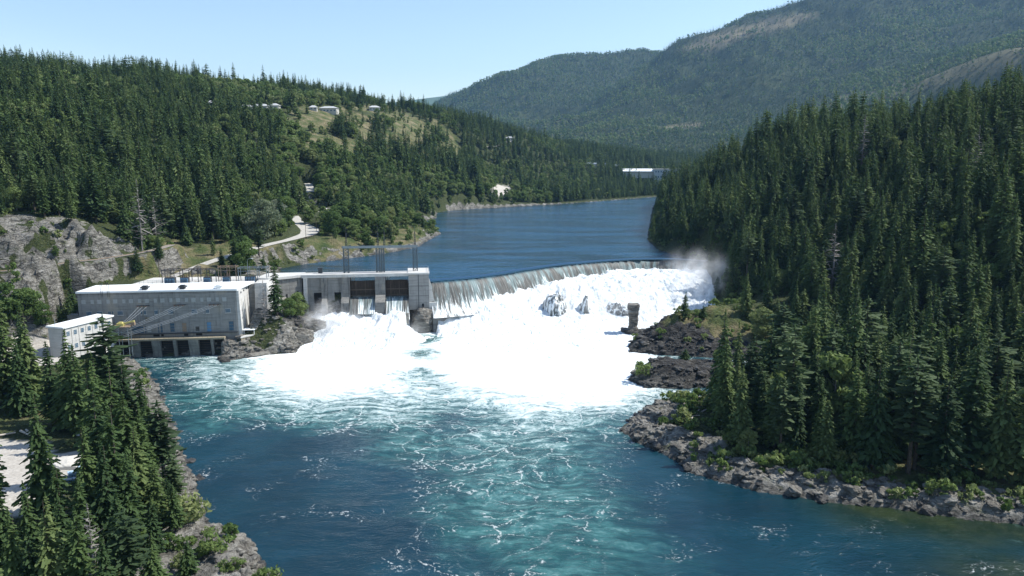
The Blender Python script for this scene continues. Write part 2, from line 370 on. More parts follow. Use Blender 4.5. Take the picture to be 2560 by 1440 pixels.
def mat_terrain():
    m = NT('terrain'); p = m.pos(); c = m.attr('mask', 'Color'); s = m.sep(c)
    n1 = m.noise(p, .25, 6, .62); n2 = m.noise(p, 1.3, 6, .65); n3 = m.noise(p, .03, 4, .5)
    ps = m.mapv(p, (.5, .5, 1.5), (R(28), R(-14), 0)); st = m.noise(ps, .5, 8, .68, .9)
    cr = m.vor(m.vmath('ADD', m.mapv(p, (1, 1, 1.5), (.4, .2, .3)), m.vmath('SCALE', m.noise(p, .6, 4, .6, col=True), None, 2.2)), .33, 'DISTANCE_TO_EDGE')
    rock = m.ramp(st, [(.28, (.036, .035, .032)), (.43, (.13, .125, .108)), (.56, (.255, .245, .22)), (.75, (.42, .41, .38))])
    rock = m.mix(m.math('MULTIPLY', m.rng(cr, 0, .07, .75, 0), m.rng(n2, .42, .6)), rock, (.045, .042, .04))
    rock = m.mix(m.rng(n1, .55, .72, 0, .75), rock, (.10, .115, .055)); rock = m.mix(m.math('MULTIPLY', m.rng(m.noise(m.mapv(p, (.5, .22, .35), (0, 0, .6)), 1, 6, .7, .6), .44, .36), .85), rock, (.022, .022, .02))
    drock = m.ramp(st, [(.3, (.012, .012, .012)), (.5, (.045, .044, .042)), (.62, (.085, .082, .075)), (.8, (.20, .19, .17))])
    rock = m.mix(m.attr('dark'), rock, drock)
    floor = m.ramp(n2, [(.3, (.022, .03, .012)), (.5, (.045, .06, .022)), (.7, (.10, .10, .05))])
    grass = m.ramp(m.noise(p, .09, 5, .6), [(.3, (.045, .07, .022)), (.45, (.09, .105, .04)), (.58, (.18, .155, .085)), (.75, (.27, .23, .15))])
    grass = m.mix(m.rng(n2, .5, .68, 0, .6), grass, (.05, .08, .025))
    dirt = m.ramp(n2, [(.3, (.30, .275, .24)), (.7, (.50, .47, .42))])
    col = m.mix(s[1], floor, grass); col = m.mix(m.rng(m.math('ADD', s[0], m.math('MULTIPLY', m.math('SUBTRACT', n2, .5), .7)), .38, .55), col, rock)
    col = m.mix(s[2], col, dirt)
    h = m.math('ADD', m.math('MULTIPLY', st, 2.2), m.math('ADD', m.math('MULTIPLY', m.rng(cr, 0, .15), .25), m.math('MULTIPLY', n2, .25)))
    h = m.math('MULTIPLY', h, m.rng(s[2], 0, 1, 1, .05))
    return m.done(m.bsdf(col, .9, m.bump(h, 1.1, .9), .15))
M_TERR = mat_terrain()
me = mesh_np('ground', V, grid_faces(*GX.shape), M_TERR, True)
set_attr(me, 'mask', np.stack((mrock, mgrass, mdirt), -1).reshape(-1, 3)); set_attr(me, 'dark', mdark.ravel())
tag(link(bpy.data.objects.new('ground', me)), 'forested river banks and valley slopes with bare rock at the waterline', 'ground', kind='structure')
# bilinear ground lookup
def gh(x, y):
    x = np.atleast_1d(x).astype(float); y = np.atleast_1d(y).astype(float)
    i = np.clip(np.searchsorted(gx, x)-1, 0, len(gx)-2); j = np.clip(np.searchsorted(gy, y)-1, 0, len(gy)-2)
    fx = np.clip((x-gx[i])/(gx[i+1]-gx[i]), 0, 1); fy = np.clip((y-gy[j])/(gy[j+1]-gy[j]), 0, 1)
    return (GZ[j, i]*(1-fx)+GZ[j, i+1]*fx)*(1-fy)+(GZ[j+1, i]*(1-fx)+GZ[j+1, i+1]*fx)*fy
def gfield(F_, x, y):
    i = np.clip(np.searchsorted(gx, x)-1, 0, len(gx)-2); j = np.clip(np.searchsorted(gy, y)-1, 0, len(gy)-2); return F_[j, i]
def hit(px, py, lo=90, hi=2200):
    "the place on the ground that the photo shows at a pixel"
    Ys = np.linspace(lo, hi, 2400); a, b, c = ray(px, py); t = Ys/b
    X = a*t; Z = HC+c*t; g = gh(X, Ys); k = np.argmax(Z < g)
    if not (Z < g).any(): k = len(Ys)-1
    return np.array((X[k], Ys[k], g[k]))

# ------------------------------------------------------------------ mountains
MG = [ # px, py, distance
 (900, 420, 2100), (1200, 400, 2200), (1500, 400, 2200), (1800, 400, 2200), (2100, 380, 2100), (2500, 360, 2000), (3100, 300, 2000),
 (1150, 262, 4600), (1200, 222, 4700), (1300, 172, 4900), (1400, 152, 5000), (1500, 142, 5100), (1600, 138, 5200), (1700, 150, 5400),
 (1200, 330, 3500), (1350, 300, 3900), (1500, 260, 4200), (1580, 215, 4600), (1000, 330, 3800), (1000, 390, 3000),
 (1680, 122, 4300), (1750, 90, 4250), (1850, 60, 4200), (1970, 26, 4150), (2080, -8, 4100), (2250, -60, 4100), (2500, -90, 4100), (2900, -120, 4000), (3400, -140, 4000),
 (1620, 200, 3900), (1700, 180, 3800), (1550, 290, 3500), (1450, 340, 3000), (1700, 300, 3100), (1800, 200, 3500), (2000, 150, 3500), (2200, 80, 3600), (2500, 10, 3600),
 (1900, 280, 3000), (2100, 200, 3100), (2300, 150, 3100), (2550, 90, 3100), (1650, 340, 2700), (1850, 330, 2600), (2000, 300, 2500), (2100, 270, 2450), (2250, 220, 2400), (2400, 165, 2400), (2560, 100, 2400), (2900, 20, 2400), (3400, -40, 2400),
 (2200, 290, 2150), (2400, 240, 2100), (2560, 190, 2050),
 (600, 420, 2300), (300, 420, 2300), (600, 390, 4500), (900, 360, 5000), (2000, 100, 6500), (1400, 200, 7000), (3000, 0, 6500), (800, 330, 7500)]
mp = [D(*q) for q in MG]
MB_ = MQ([q for q in mp], [q[2] for q in mp], c=90.0, lam=.5)
def mheight(x, y):
    z = MB_(x, y)
    k = np.clip((y-2200)/1200, 0, 1)
    return z+k*((ridged(x+y*.2, y, 560, 5, 71)-.62)*100+(ridged(x, y, 210, 3, 72)-.62)*34)-8*(1-k)
mx = np.arange(-1300, 5200, 26.0); my = np.arange(1750, 7000, 30.0)
MX, MY = np.meshgrid(mx, my); MZ = mheight(MX, MY)
def mat_mountain():
    m = NT('mountain_ground'); p = m.pos(); n = m.noise(p, .02, 6, .65); n2 = m.noise(p, .004, 4, .5)
    c = m.ramp(n, [(.3, (.025, .035, .018)), (.6, (.05, .065, .03)), (.8, (.12, .11, .07))])
    c = m.mix(m.attr('clear'), c, m.ramp(n, [(.3, (.14, .12, .08)), (.7, (.28, .23, .16))]))
    return m.done(m.bsdf(c, .95, None, .1))
me = mesh_np('mountains', np.stack((MX, MY, MZ), -1).reshape(-1, 3), grid_faces(*MX.shape), mat_mountain(), True)
mpx, mpy, _ = proj(MX, MY, MZ)
CLEARM = [[(1690, 128), (1740, 98), (1900, 50), (2000, 30), (2040, 40), (1990, 62), (1880, 90), (1760, 130)], [(2000, 285), (2060, 262), (2250, 200), (2560, 110), (2560, 180), (2380, 205), (2200, 250), (2060, 300)], [(1640, 320), (1760, 305), (1760, 315), (1650, 330)]]
CLEARD = [.62, .35, .8]
clr = np.zeros(MX.shape)
for q_, dn_ in zip(CLEARM, CLEARD): clr = np.maximum(clr, dn_*sstep(8, -8, pdist(q_, mpx+(fbm(MX, MY, 90, 3, 5)-.5)*30, mpy+(fbm(MX, MY, 90, 3, 6)-.5)*14)))
set_attr(me, 'clear', clr.ravel())
tag(link(bpy.data.objects.new('mountains', me)), 'long forested mountain ridges rising behind the valley', 'mountains', kind='structure')
# very far pale hill
fx_ = np.linspace(-2600, 1200, 120); fy_ = np.linspace(8200, 11000, 40); FX, FY = np.meshgrid(fx_, fy_)
top = np.interp((FX/9000)*1900+1280, [600, 980, 1050, 1110, 1180, 1260, 1500], [255, 250, 241, 234, 228, 226, 226])
FZ = (HC+(390-top)/1900*9000)*np.clip(1-np.abs(FY-9300)/1400, 0, 1)**.6-30
m = NT('far_hill'); me = mesh_np('far_hill', np.stack((FX, FY, FZ), -1).reshape(-1, 3), grid_faces(*FX.shape), m.done(m.bsdf(m.ramp(m.noise(m.pos(), .003, 5), [(.3, (.05, .085, .04)), (.7, (.08, .12, .06))]), .95)), True)
tag(link(bpy.data.objects.new('far_hill', me)), 'pale smooth green hill farthest away beyond the ridges', 'hill', kind='structure')

# ------------------------------------------------------------------ water
FOAM = [ # px, py, foam, teal
 (400,903,.30,.4),(340,950,.12,.2),(500,925,.42,.6),(600,905,.42,.8),(680,900,.70,1),(770,885,1.05,1),(700,960,.62,.9),(600,985,.40,.9),(450,1000,.22,.7),(500,1060,.14,.65),(430,1060,.1,.5),(600,1080,.08,.4),(650,1150,.04,0),(550,1200,.05,0),(800,955,.85,1),(900,1000,.48,1),
 (750,1040,.38,.85),(800,1110,.06,.15),(900,1080,.2,.6),(1000,975,.6,1),(1062,850,.2,1),(1050,885,.3,1),(1060,930,.42,1),(1100,970,.5,1),(1200,990,.55,1),(1015,850,1,1),(1115,860,1,1),(1000,900,.9,1),(1130,920,.95,1),(1300,960,.82,1),(1400,985,.72,1),(1500,960,.9,1),(1560,900,1,1),(1550,1000,.6,.8),(1500,1060,.3,.75),(1400,1060,.42,.95),
 (1300,1050,.45,1),(1200,1090,.32,.85),(1130,1050,.22,.35),(1000,1050,.42,.95),(1000,1130,.22,.8),(950,1200,.06,0),(900,1300,.04,0),(1000,1400,.05,0),(1150,1200,.2,.7),(1200,1300,.24,.95),(1120,1400,.14,.5),(1300,1150,.28,.95),(1400,1200,.24,.85),(1450,1300,.2,.85),
 (1400,1400,.15,.8),(1350,1300,.22,.95),(1600,1180,.08,.3),(1600,1300,.12,.6),(1700,1250,.05,.2),(1800,1300,.04,.1),(2000,1350,.05,0),(2300,1400,.02,0),(700,1300,.06,0),(1600,1400,.12,.6),(1700,1015,.25,.15),(1600,1050,.3,.4),(1800,1000,.1,0),(1500,1130,.18,.6),
 (1500,860,1.05,1),(1400,900,1.1,1),(1200,900,1.1,1),(1160,860,1.0,1),(900,900,1.1,1),(850,860,1.1,1),(1620,860,.8,1),(1600,905,.8,.9),(1680,900,.35,.4),(1800,915,.1,0),(1930,945,.7,.5),(500,1350,.08,0),(1000,1550,.05,0),(1500,1550,.1,.6),(600,1600,.05,0),(2200,1600,.02,0),
 (350,905,.3,.3),(1600,830,.9,1),(1560,870,.9,1)]
fp = [P(a, b, 0) for a, b, _, _ in FOAM]
FQ = MQ(fp, [(c, d) for _, _, c, d in FOAM], c=3.0, lam=.05)
wx = ax([(-190, 170, .9), (170, 330, 4)]); wy = ax([(55, 120, 5), (120, 440, .9)])
WX, WY = np.meshgrid(wx, wy); fo = FQ(WX, WY); foam = np.clip(fo[..., 0], 0, 1.2); teal = np.clip(fo[..., 1], 0, 1)
wdl = pdist(LOW, WX, WY); wdi = pdist(ISLET, WX, WY)
shal = sstep(-24, -3, wdl+(fbm(WX, WY, 12, 3, 4)-.5)*8)*sstep(60, 82, WX)*(WY < 262)
shal = np.maximum(shal, sstep(38, 75, WX-(WY-60)*.35)*sstep(215, 165, WY)*sstep(.0, .7, fbm(WX, WY, 30, 3, 14))*1.0)
shal = np.maximum(shal, .9*sstep(62, 72, WX)*sstep(232, 245, WY)*(WY < 262)*sstep(-20,-4,wdi-20))
tb = .10+.75*np.clip(foam, 0, 1)
WZ = (fbm(WX, WY, 5, 4, 101)-.5)*tb*1.3+(fbm(WX+WY*.6, WY, 1.9, 3, 102)-.5)*tb*.6
keep = (wdl < 3)[:-1, :-1] | (wdl < 3)[1:, 1:]
V, F, u = compact(np.stack((WX, WY, WZ), -1).reshape(-1, 3), grid_faces(*WX.shape, keep))
def mat_river(upper=False):
    m = NT('reservoir_water' if upper else 'river_water'); p = m.pos(); c = m.attr('water', 'Color'); s = m.sep(c)
    wn = m.vmath('SCALE', m.vmath('SUBTRACT', m.noise(m.mapv(p, (.045, .045, .045)), 1, 3, .5, col=True), (.5, .5, .5)), None, 22)
    wp = m.vmath('ADD', p, wn)
    wp2 = m.vmath('ADD', wp, m.vmath('SCALE', m.vmath('SUBTRACT', m.noise(m.mapv(p, (.3, .3, .3)), 1, 2, .5, col=True), (.5, .5, .5)), None, 4.5))
    flow = m.mapv(wp, (.13, .34, .2), (0, 0, R(18)))
    cl = m.noise(flow, 1.0, 8, .66); cl2 = m.noise(m.mapv(wp2, (.5, .9, 1)), 1.0, 6, .7)
    clm = m.math('ADD', m.math('MULTIPLY', cl, .62), m.math('MULTIPLY', cl2, .38))
    f = s[0]
    th = m.math('SUBTRACT', .83, m.math('MULTIPLY', f, .62))
    patch = m.rng(clm, m.math('SUBTRACT', th, .13), m.math('ADD', th, .16))
    # thin drifting lace of foam
    e = m.vor(m.mapv(wp2, (.075, .12, .1)), 1.0, 'DISTANCE_TO_EDGE'); e2 = m.vor(m.mapv(wp2, (.33, .5, .1), (0, 0, .7)), 1.0, 'DISTANCE_TO_EDGE')
    lm = m.noise(p, .07, 3, .5); fine = m.noise(p, 1.1, 4, .7)
    w1 = m.math('MULTIPLY', m.rng(e, 0, .035, 1, 0), m.rng(m.math('ADD', fine, m.math('MULTIPLY', f, .25)), .50, .62))
    w2 = m.math('MULTIPLY', m.rng(e2, 0, .07, 1, 0), m.rng(fine, .5, .64))
    lm2 = m.rng(m.math('ADD', lm, m.math('MULTIPLY', f, .8)), .57, .72)
    lace = m.math('MULTIPLY', m.math('MAXIMUM', w1, m.math('MULTIPLY', w2, .5)), lm2)
    fm = m.math('MAXIMUM', patch, m.math('MULTIPLY', lace, 0.0 if upper else .6), clamp=True)
    deep = m.mix(m.rng(m.noise(p, .03, 3), .35, .65), (.004, .024, .038), (.005, .036, .054))
    tl = m.rng(m.math('ADD', s[1], m.math('MULTIPLY', m.math('SUBTRACT', m.noise(wp, .06, 5, .6), .5), .9)), .25, .95)
    col = m.mix(tl, deep, m.mix(m.rng(cl, .4, .62), (.011, .056, .060), (.034, .125, .122)))
    col = m.mix(s[2], col, m.mix(m.rng(m.noise(p, .12, 5, .6), .4, .62), (.010, .022, .012), (.022, .034, .015)))
    soft = m.math('MULTIPLY', m.rng(clm, m.math('SUBTRACT', th, .22), m.math('ADD', th, .05)), .6)
    if not upper: col = m.mix(soft, col, (.20, .38, .37))
    col = m.mix(fm, col, (.86, .90, .90))
    if upper: col = m.mix(m.rng(m.noise(m.mapv(p, (.012, .05, .05)), 1, 6, .62), .42, .60), col, (.012, .065, .125))
    b1 = m.noise(m.mapv(wp, (.55, 1.3, 1), (0, 0, R(8))), 1.0, 6, .62); b2 = m.noise(m.mapv(p, (.12, .3, .1)), 1.0, 3, .5)
    h = m.math('ADD', m.math('MULTIPLY', b1, .30 if not upper else .34), m.math('MULTIPLY', b2, .5 if not upper else 1.1)); h = m.math('ADD', h, m.math('MULTIPLY', fm, .25))
    return m.done(m.bsdf(col, m.mix(fm, (.13,)*3, (.8,)*3), m.bump(h, 1.0, .8), .5, IOR=1.33))
me = mesh_np('river_water', V, F, mat_river(), True)
set_attr(me, 'water', np.stack((foam, teal, shal), -1).reshape(-1, 3)[u])
tag(link(bpy.data.objects.new('river_water', me)), 'blue and teal river water with foam below the dam', 'water', kind='structure')
ux = ax([(-200, 160, 1.6), (160, 420, 8)]); uy = ax([(335, 480, 1.6), (480, 760, 4), (760, 1500, 12)])
UX, UY = np.meshgrid(ux, uy); udu = pdist(UP, UX, UY); crd, _ = ldist([tuple(c) for c in CREST], UX, UY)
UZ = ZU+(fbm(UX, UY*1.5, 6, 3, 103)-.5)*.12*sstep(0, 15, crd)
keep = ((udu < 3*(UY > 420)+1.0*(UY < 420)*(crd > 4))[:-1, :-1]) & (udu < np.where(crd < 30, .0, 6))[1:, 1:]
V, F, u = compact(np.stack((UX, UY, UZ), -1).reshape(-1, 3), grid_faces(*UX.shape, keep))
me = mesh_np('reservoir_water', V, F, mat_river(True), True)
tu = .35*sstep(60, 0, crd)*(fbm(UX, UY*2, 30, 3, 9)); fu = .05*sstep(10, 0, crd)
set_attr(me, 'water', np.stack((fu, tu*1.6*sstep(35, 8, crd), 0*fu), -1).reshape(-1, 3)[u])
tag(link(bpy.data.objects.new('reservoir_water', me)), 'calm deep blue reservoir water held above the weir', 'water', kind='structure')
# ------------------------------------------------------------------ building materials
def mat_concrete(name, lo, hi, joints=True, stain=.5, warm=(.0, .0, .0)):
    m = NT(name); p = m.pos(); s = m.sep(p)
    n = m.noise(p, .5, 6, .6); v = m.noise(m.mapv(p, (1.3, 1.3, .10)), 1, 5, .65); h = m.noise(m.mapv(p, (.12, .12, 1.6)), 1, 3, .6)
    c = m.mix(n, lo, hi); c = m.mix(m.rng(v, .5, .72, 0, stain), c, tuple(q*.45 for q in lo)); c = m.mix(m.rng(h, .5, .62, 0, .35), c, tuple(q*.7 for q in lo))
    c = m.mix(m.rng(m.noise(p, .16, 3, .5), .58, .7, 0, .3), c, (.42, .36, .26))
    if joints:
        f = m.math('FRACT', m.math('MULTIPLY', s[2], 1/1.5)); j = m.rng(m.math('ABSOLUTE', m.math('SUBTRACT', f, .5)), .46, .5)
        c = m.mix(m.math('MULTIPLY', j, .45), c, tuple(q*.4 for q in lo))
    return m.done(m.bsdf(c, .88, m.bump(m.math('ADD', n, v), .12, .6), .25))
M_CON = mat_concrete('weathered_concrete', (.19, .19, .18), (.33, .325, .31))
M_CON2 = mat_concrete('stained_concrete', (.12, .12, .115), (.27, .265, .245), True, .8)
M_CONL = mat_concrete('pale_concrete', (.44, .435, .41), (.60, .59, .56), False, .35)
M_TAN = mat_concrete('tan_concrete', (.22, .19, .13), (.36, .32, .24), True, .5)
def mat_flat(name, c, rough=.7, metal=0, var=.25, sc=1.2):
    m = NT(name); n = m.noise(m.pos(), sc, 5, .6)
    return m.done(m.bsdf(m.mix(n, tuple(q*(1-var) for q in c), tuple(min(1, q*(1+var)) for q in c)), rough, None, .4, metal))
M_ROOF = mat_flat('white_roof', (.74, .76, .76), .6, 0, .08, .3)
M_STEEL = mat_flat('galvanised_steel', (.22, .26, .28), .55, .5)
M_HROOF = mat_flat('grey_roof', (.42, .43, .43), .7)
M_GBEAM = mat_flat('gate_beam_wood', (.10, .075, .055), .8)
M_GSTEEL = mat_flat('gantry_steel', (.085, .105, .115), .6, .3)
M_DSTEEL = mat_flat('dark_steel', (.06, .065, .07), .6, .4)
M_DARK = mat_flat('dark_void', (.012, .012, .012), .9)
M_GLASS = mat_flat('window_glass', (.055, .11, .16), .15, 0, .5, .9)
M_BOARD = mat_flat('blanked_panel', (.34, .35, .34), .8)
M_RUST = mat_flat('rust', (.26, .19, .13), .8)
M_YEL = mat_flat('faded_yellow_paint', (.50, .45, .16), .6)
M_WIRE = mat_flat('cable_metal', (.55, .57, .58), .5, .3)
M_CER = mat_flat('insulator_ceramic', (.10, .05, .035), .4)
M_BLUE = mat_flat('blue_paint', (.10, .22, .36), .5)
M_WHT = mat_flat('white_paint', (.78, .80, .80), .5, 0, .05)
M_LOG = mat_flat('bleached_wood', (.42, .38, .32), .9)
M_WALLH = mat_flat('pale_house_wall', (.45, .44, .40), .8, 0, .1)
m = NT('timber_gate'); p = m.pos(); n = m.noise(m.mapv(p, (5, 5, .25)), 1, 5, .65)
M_TIM = m.done(m.bsdf(m.ramp(n, [(.3, (.018, .014, .011)), (.6, (.065, .048, .035)), (.8, (.15, .12, .09))]), .85, m.bump(n, .15, .8)))
m = NT('bark'); M_BARK = m.done(m.bsdf(m.ramp(m.noise(m.pos(), 2.5, 5), [(.3, (.035, .028, .022)), (.7, (.12, .10, .08))]), .95))
m = NT('grey_bark'); M_GBARK = m.done(m.bsdf(m.ramp(m.noise(m.pos(), 2.5, 5), [(.3, (.12, .11, .10)), (.7, (.30, .28, .26))]), .95))
class MB:
    def __init__(s, o=(0, 0), e=(1, 0)):
        s.V, s.F = [], []; s.o = np.array(o, float); s.e = np.array(e, float); s.n = np.array((-s.e[1], s.e[0]))
    def w(s, a, b, z): q = s.o+s.e*a+s.n*b; return (q[0], q[1], z)
    def poly(s, pts, faces):
        k = len(s.V); s.V += [s.w(*q) for q in pts]; s.F += [tuple(i+k for i in f) for f in faces]; return s
    def box(s, a0, a1, b0, b1, z0, z1):
        return s.poly([(a0, b0, z0), (a1, b0, z0), (a1, b1, z0), (a0, b1, z0), (a0, b0, z1), (a1, b0, z1), (a1, b1, z1), (a0, b1, z1)],
                      [(0, 3, 2, 1), (4, 5, 6, 7), (0, 1, 5, 4), (1, 2, 6, 5), (2, 3, 7, 6), (3, 0, 4, 7)])
    def prism(s, prof, a0, a1):
        "prof: list of (b, z), extruded along a"
        n = len(prof); return s.poly([(a0, b, z) for b, z in prof]+[(a1, b, z) for b, z in prof], [tuple(range(n)), tuple(range(2*n-1, n-1, -1))]+[(i, i+n, (i+1) % n+n, (i+1) % n) for i in range(n)])
    def prismb(s, prof, b0, b1):
        n = len(prof); return s.poly([(a, b0, z) for a, z in prof]+[(a, b1, z) for a, z in prof], [tuple(range(n)), tuple(range(2*n-1, n-1, -1))]+[(i, i+n, (i+1) % n+n, (i+1) % n) for i in range(n)])
    def plan(s, poly, z0, z1):
        n = len(poly); return s.poly([(a, b, z0) for a, b in poly]+[(a, b, z1) for a, b in poly], [tuple(range(n-1, -1, -1)), tuple(range(n, 2*n))]+[(i, (i+1) % n, (i+1) % n+n, i+n) for i in range(n)])
    def tube(s, p, q, r, r2=None, k=6):
        r2 = r if r2 is None else r2; P0 = np.array(s.w(*p)); Q0 = np.array(s.w(*q)); d = Q0-P0; d = d/np.linalg.norm(d)
        u = np.cross(d, (.31, .92, .13)); u /= np.linalg.norm(u); v = np.cross(d, u); n = len(s.V)
        for c, rr in ((P0, r), (Q0, r2)):
            for i in range(k): an = 6.28318*i/k; s.V.append(tuple(c+(u*math.cos(an)+v*math.sin(an))*rr))
        s.F += [(n+i, n+(i+1) % k, n+k+(i+1) % k, n+k+i) for i in range(k)]+[tuple(range(n+k-1, n-1, -1)), tuple(range(n+k, n+2*k))]; return s
    def mesh(s, name, mat, org=(0, 0, 0), rz=0.0):
        me = bpy.data.meshes.new(name); V = np.array(s.V)-np.array(org); c, k = math.cos(-rz), math.sin(-rz)
        V = np.stack((V[:, 0]*c-V[:, 1]*k, V[:, 0]*k+V[:, 1]*c, V[:, 2]), 1)
        me.from_pydata([tuple(v) for v in V], [], s.F); me.validate(); me.materials.append(mat)
        bm = bmesh.new(); bm.from_mesh(me); bmesh.ops.recalc_face_normals(bm, faces=bm.faces); bm.to_mesh(me); bm.free(); return me
class Thing:
    "an Empty at the base of a thing and its parts"
    def __init__(s, name, org, label, cat, group=None, rz=0.0, kind=None):
        s.org = tuple(float(q) for q in org); s.rz = rz; s.o = tag(empty(name, s.org, rz), label, cat, group, kind)
    def part(s, name, mb, mat, label=None, parent=None):
        o = bpy.data.objects.new(name, mb.mesh(name, mat, s.org, s.rz)); link(o, parent or s.o)
        if label: o['label'] = label
        return o
def solo(name, mb, mat, label, cat, group=None, kind=None, org=None):
    org = org or tuple(np.mean(np.array(mb.V), 0)[:2])+(min(v[2] for v in mb.V),)
    org = tuple(float(q) for q in org)
    o = bpy.data.objects.new(name, mb.mesh(name, mat, org)); o.location = org; return tag(link(o), label, cat, group, kind)

# ------------------------------------------------------------------ powerhouse
B = lambda: MB(PO, U1)
ZB, ZT = 7.7, 27.0
t = Thing('powerhouse', PH(-30, 10, ZB), 'long grey concrete powerhouse with flat white roof at the water', 'powerhouse', rz=0.0)
t.part('wall', B().box(-61, 0, 0, 17, ZB-1.5, ZT-.7).plan([(-61.02, .02), (-61.02, 3), (-67, 3), (-67, 12), (-61.02, 12)], 6, 17), M_CON)
t.part('roof', B().plan([(-61.4, -.35), (.35, -.35), (3.2, 19.5), (-60, 15.5)], ZT-.7, ZT), M_ROOF)
t.part('parapet', B().box(-61.2, .1, -.12, .02, ZT-1.5, ZT-.7), M_CON2)
pil = B()
for i in range(11):
    a = -60.6+i*5.99; pil.box(a-.28, a+.28, -.16, .01, ZB, ZT-1.5)
for z in (20.4, 13.9, 25.2): pil.box(-60.9, -.1, -.10, .012, z, z+.3)
t.part('pilaster', pil, M_CON)
mb = B().box(-60.9, -.2, -.9, .01, 9.1, 9.4); t.part('ledge', mb, M_DSTEEL)
for i in range(19):
    a = -58.6+i*3.0+(.25 if i % 2 else -.25)
    f = t.part('blank_window', B().box(a-.8, a+.8, -.05, .01, 22.0, 23.6), M_BOARD)
for px in (217, 243, 271, 294, 352, 386, 421, 480, 511, 566):
    a = (px-590)/6.53
    f = t.part('window', B().box(a-1.05, a+1.05, -.06, .01, 17.2, 18.9).box(a-1.25, a+1.25, -.12, .01, 17.0, 17.14), M_CONL)
    g = B()
    for k in range(4): g.box(a-.98+k*.5, a-.56+k*.5, -.075, -.05, 17.3, 18.8)
    t.part('pane', g, M_GLASS, parent=f)
for px, wd, z0, z1, mt in ((330, 1.6, 9.6, 12.4, M_GLASS), (345, 1.6, 9.6, 12.4, M_GLASS), (391, .95, 9.6, 13.2, M_GLASS), (422, .95, 9.8, 13.4, M_GLASS), (452, .9, 9.6, 13.4, M_RUST), (485, .8, 10.0, 11.8, M_DARK), (515, .9, 9.5, 13.5, M_BLUE), (572, .95, 9.8, 13.6, M_GLASS), (360, .9, 14.6, 16.2, M_TAN), (363, .9, 9.8, 12.2, M_BOARD)):
    a = (px-590)/6.53
    f = t.part('door' if mt in (M_BLUE, M_RUST) else 'window', B().box(a-wd, a+wd, -.08, .01, z0, z1), M_CON2)
    g = B()
    for k in range(3): g.box(a-wd+.12, a+wd-.12, -.10, -.07, z0+.12+(z1-z0)*k/3, z0+(z1-z0)*(k+1)/3-.08)
    t.part('pane', g, mt, parent=f)
for px, wd in ((385, 2.0), (488, 1.2), (455, .8)):
    a = (px-590)/6.53; t.part('vent_grille', B().box(a-wd, a+wd, -.06, .01, 8.0, 8.9), M_DARK)
E = MB(PO+U1*0.0, U1)     # sunlit end wall: fins broad at the top, narrow at the foot
fin = E
fin.box(0, .9, -.05, 17.2, 22.6, ZT-.72)
for b0, b1 in ((0, 3.3), (5.0, 8.0), (10, 13.2), (15.2, 17.2)):
    mid_ = (b0+b1)/2; n0 = .55
    fin.poly([(0, b0-(.8 if b0 else 0), 22.6), (0, b1+.9, 22.6), (0, mid_+n0+.4, 6.5), (0, mid_-n0-(1.0 if b0 == 0 else .2), 6.5), (.9, b0-(.8 if b0 else 0), 22.6), (.9, b1+.9, 22.6), (1.5, mid_+n0+.4, 6.5), (1.5, mid_-n0-(1.0 if b0 == 0 else .2), 6.5)],
             [(0, 1, 2, 3), (7, 6, 5, 4), (0, 4, 5, 1), (1, 5, 6, 2), (2, 6, 7, 3), (3, 7, 4, 0)])
t.part('fin', fin, M_CONL, 'sunlit white concrete fins on the end wall')
t.part('end_panel', B().box(0.0, .25, .3, 17, ZB, 22.6), M_TAN)
for b in (3.2, 8.2, 13.0):
    t.part('wall_lamp', B().box(.9, 1.25, b-.2, b+.2, 24.6, 25.3), M_DSTEEL)
for px in (352, 447, 540):
    a = (px-590)/6.53+.5; w_ = 1.2
    v = t.part('roof_vent', B().box(a-.9, a+.9, 1.2, 3.4, ZT, ZT+.7).plan([(a-1.5, .8), (a+1.5, .8), (a+1.5, 3.9), (a-1.5, 3.9)], ZT+.7, ZT+1.15).box(a-.9, a+.9, 1.3, 3.3, ZT+1.15, ZT+1.6), M_DSTEEL if px < 500 else M_WHT)
for a in (-51.5, -49.0):
    t.part('roof_ladder', B().tube((a-.3, -.5, ZT-2.4), (a-.3, -.5, ZT+3.4), .07).tube((a+.3, -.5, ZT-2.4), (a+.3, -.5, ZT+3.4), .07).box(a-.3, a+.3, -.55, -.45, ZT+3.2, ZT+3.4), M_DSTEEL)
# conductors from the wall bushings down to the switching frame
for k, px in enumerate((352, 444, 533)):
    a = (px-590)/6.53; z0 = 20.6
    tt = Thing('conductor_set', PH(a, -.5, z0), 'three taut cables running from the powerhouse wall bushings, %s' % ('the set nearest the small annex', 'the middle set', 'the longest set, nearest the end wall')[k], 'power cable', 'cable sets on the powerhouse front')
    tt.part('bracket', B().box(a-2.2, a+2.6, -.7, -.1, z0+.25, z0+.4), M_DSTEEL)
    for j in range(3):
        aj = a-1.5+j*1.6; q0 = np.array((aj, -.6, z0)); q1 = np.array((-44.0-.8*k, -7.0-j*.8, 14.2-k*2.1-j*.5))
        tt.part('insulator', B().tube((aj, -.3, z0+.3), (aj-.5, -.9, z0-.1), .16), M_CER)
        c = B()
        for i in range(8):
            f0, f1 = i/8, (i+1)/8; s0 = 4*.5*f0*(1-f0); s1 = 4*.5*f1*(1-f1)
            A0 = q0+(q1-q0)*f0; A1 = q0+(q1-q0)*f1; c.tube((A0[0], A0[1], A0[2]-s0), (A1[0], A1[1], A1[2]-s1), .05, k=5)
        tt.part('cable', c, M_WIRE)
tt = Thing('switching_frame', PH(-42, -5, 7.7), 'rusty switching platform on posts in front of the powerhouse', 'steel frame')
fr = B()
for a in (-46, -43, -39.5):
    for b in (-6.5, -9.5): fr.tube((a, b, 2), (a, b, 14.2), .13)
for z in (9.5, 12, 14.1): fr.box(-46, -39.5, -6.6, -6.4, z, z+.2).box(-46, -39.5, -9.6, -9.4, z, z+.2)
